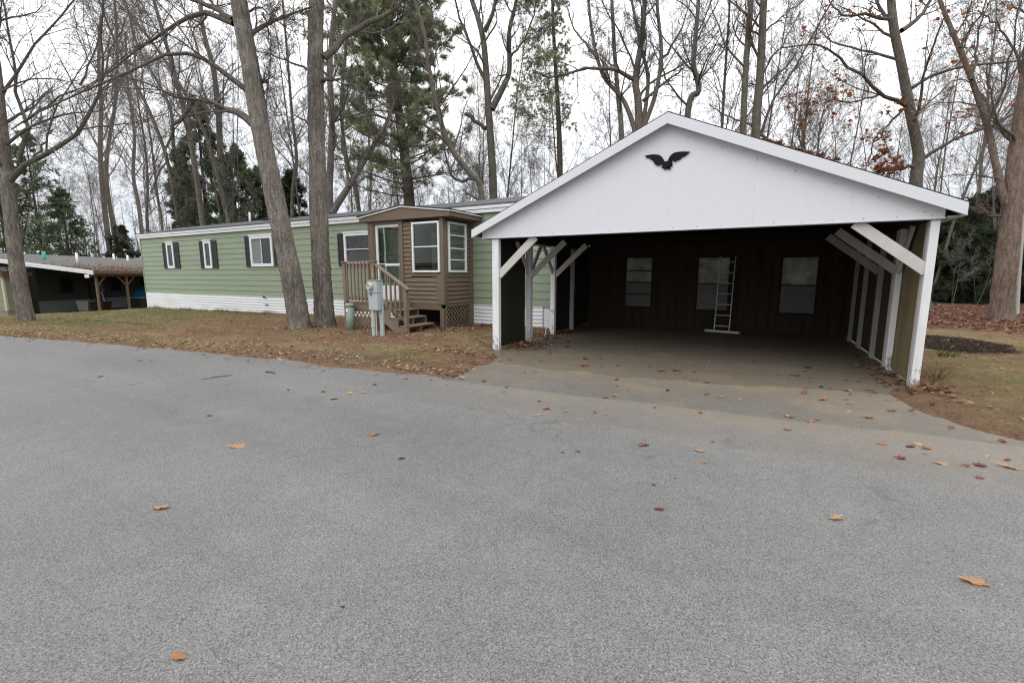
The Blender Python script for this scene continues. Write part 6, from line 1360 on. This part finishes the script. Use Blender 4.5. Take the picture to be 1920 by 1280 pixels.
weed(1758, 712, 26, 0.55, 'dry straw stalks standing beside the right front carport post', [(0.3, 0.24, 0.14), (0.22, 0.17, 0.09)], 0.06)
weed(1730, 725, 14, 0.25, 'thin dry grass wisp at the foot of the right carport post', [(0.26, 0.2, 0.1)], 0.05)


# ------------------------------------------------------------------ light, sky, camera
w = bpy.data.worlds.new('World'); SC.world = w; w.use_nodes = True
nt = w.node_tree; nt.nodes.clear()
out = nt.nodes.new('ShaderNodeOutputWorld'); bg = nt.nodes.new('ShaderNodeBackground'); nt.links.new(bg.outputs[0], out.inputs[0])
SUN_EL, SUN_ROT = math.radians(48), math.radians(200)
sky = nt.nodes.new('ShaderNodeTexSky'); sky.sky_type = 'NISHITA'; sky.sun_disc = False
sky.sun_elevation = SUN_EL; sky.sun_rotation = SUN_ROT; sky.air_density = 1.0; sky.dust_density = 3.0
tc = nt.nodes.new('ShaderNodeTexCoord'); sp = nt.nodes.new('ShaderNodeSeparateXYZ'); nt.links.new(tc.outputs['Generated'], sp.inputs[0])
grad = ramp(nt, sp.outputs[2], [(0.0, (0.27, 0.287, 0.308)), (0.12, (0.345, 0.36, 0.378)), (0.35, (0.66, 0.667, 0.675)), (1.0, (1, 0.995, 0.985))])
mp = nt.nodes.new('ShaderNodeMapping'); mp.inputs['Scale'].default_value = (1.6, 1.6, 4.0); nt.links.new(tc.outputs['Generated'], mp.inputs[0])
cl = ramp(nt, noise(nt, mp.outputs[0], 1.6, 6, 0.55), [(0.3, (0.86, 0.88, 0.92)), (0.7, (1.08, 1.07, 1.06))])
ov = mixc(nt, 1.0, grad, cl, 'MULTIPLY')
sc_ = nt.nodes.new('ShaderNodeVectorMath'); sc_.operation = 'SCALE'; sc_.inputs['Scale'].default_value = 29.0; nt.links.new(ov, sc_.inputs[0])
mx = mixc(nt, 0.9, sky.outputs[0], sc_.outputs[0])
nt.links.new(mx, bg.inputs[0]); bg.inputs[1].default_value = 0.1

sl = bpy.data.lights.new('sun', 'SUN'); sl.energy = 0.6; sl.angle = math.radians(35); sl.color = (1, 0.97, 0.93)
so = bpy.data.objects.new('sun', sl); C.objects.link(so)
# sun behind the camera, a little to its left
az = SUN_ROT; sd = Vector((math.sin(az)*math.cos(SUN_EL), math.cos(az)*math.cos(SUN_EL), math.sin(SUN_EL)))
so.rotation_euler = sd.to_track_quat('Z', 'Y').to_euler(); so.location = (0, -5, 20)

cd = bpy.data.cameras.new('camera'); cd.lens = 16.0; cd.sensor_width = 36.0; cd.sensor_fit = 'HORIZONTAL'; cd.clip_end = 1000; cd.clip_start = 0.05
co = bpy.data.objects.new('camera', cd); C.objects.link(co); co.location = (0, 0, H)
co.rotation_euler = (math.radians(90)-TH, 0, YAW); SC.camera = co
SC.view_settings.view_transform = 'Standard'; SC.view_settings.look = 'None'; SC.view_settings.exposure = 0.0
SC.render.engine = 'CYCLES'
SC.cycles.max_bounces = 6; SC.cycles.diffuse_bounces = 3; SC.cycles.glossy_bounces = 2; SC.cycles.transparent_max_bounces = 8
SC.cycles.use_denoising = True; SC.cycles.denoiser = 'OPENIMAGEDENOISE'; SC.cycles.denoising_input_passes = 'RGB_ALBEDO_NORMAL'; SC.cycles.denoising_prefilter = 'NONE'; SC.cycles.use_adaptive_sampling = False; SC.cycles.filter_width = 1.15
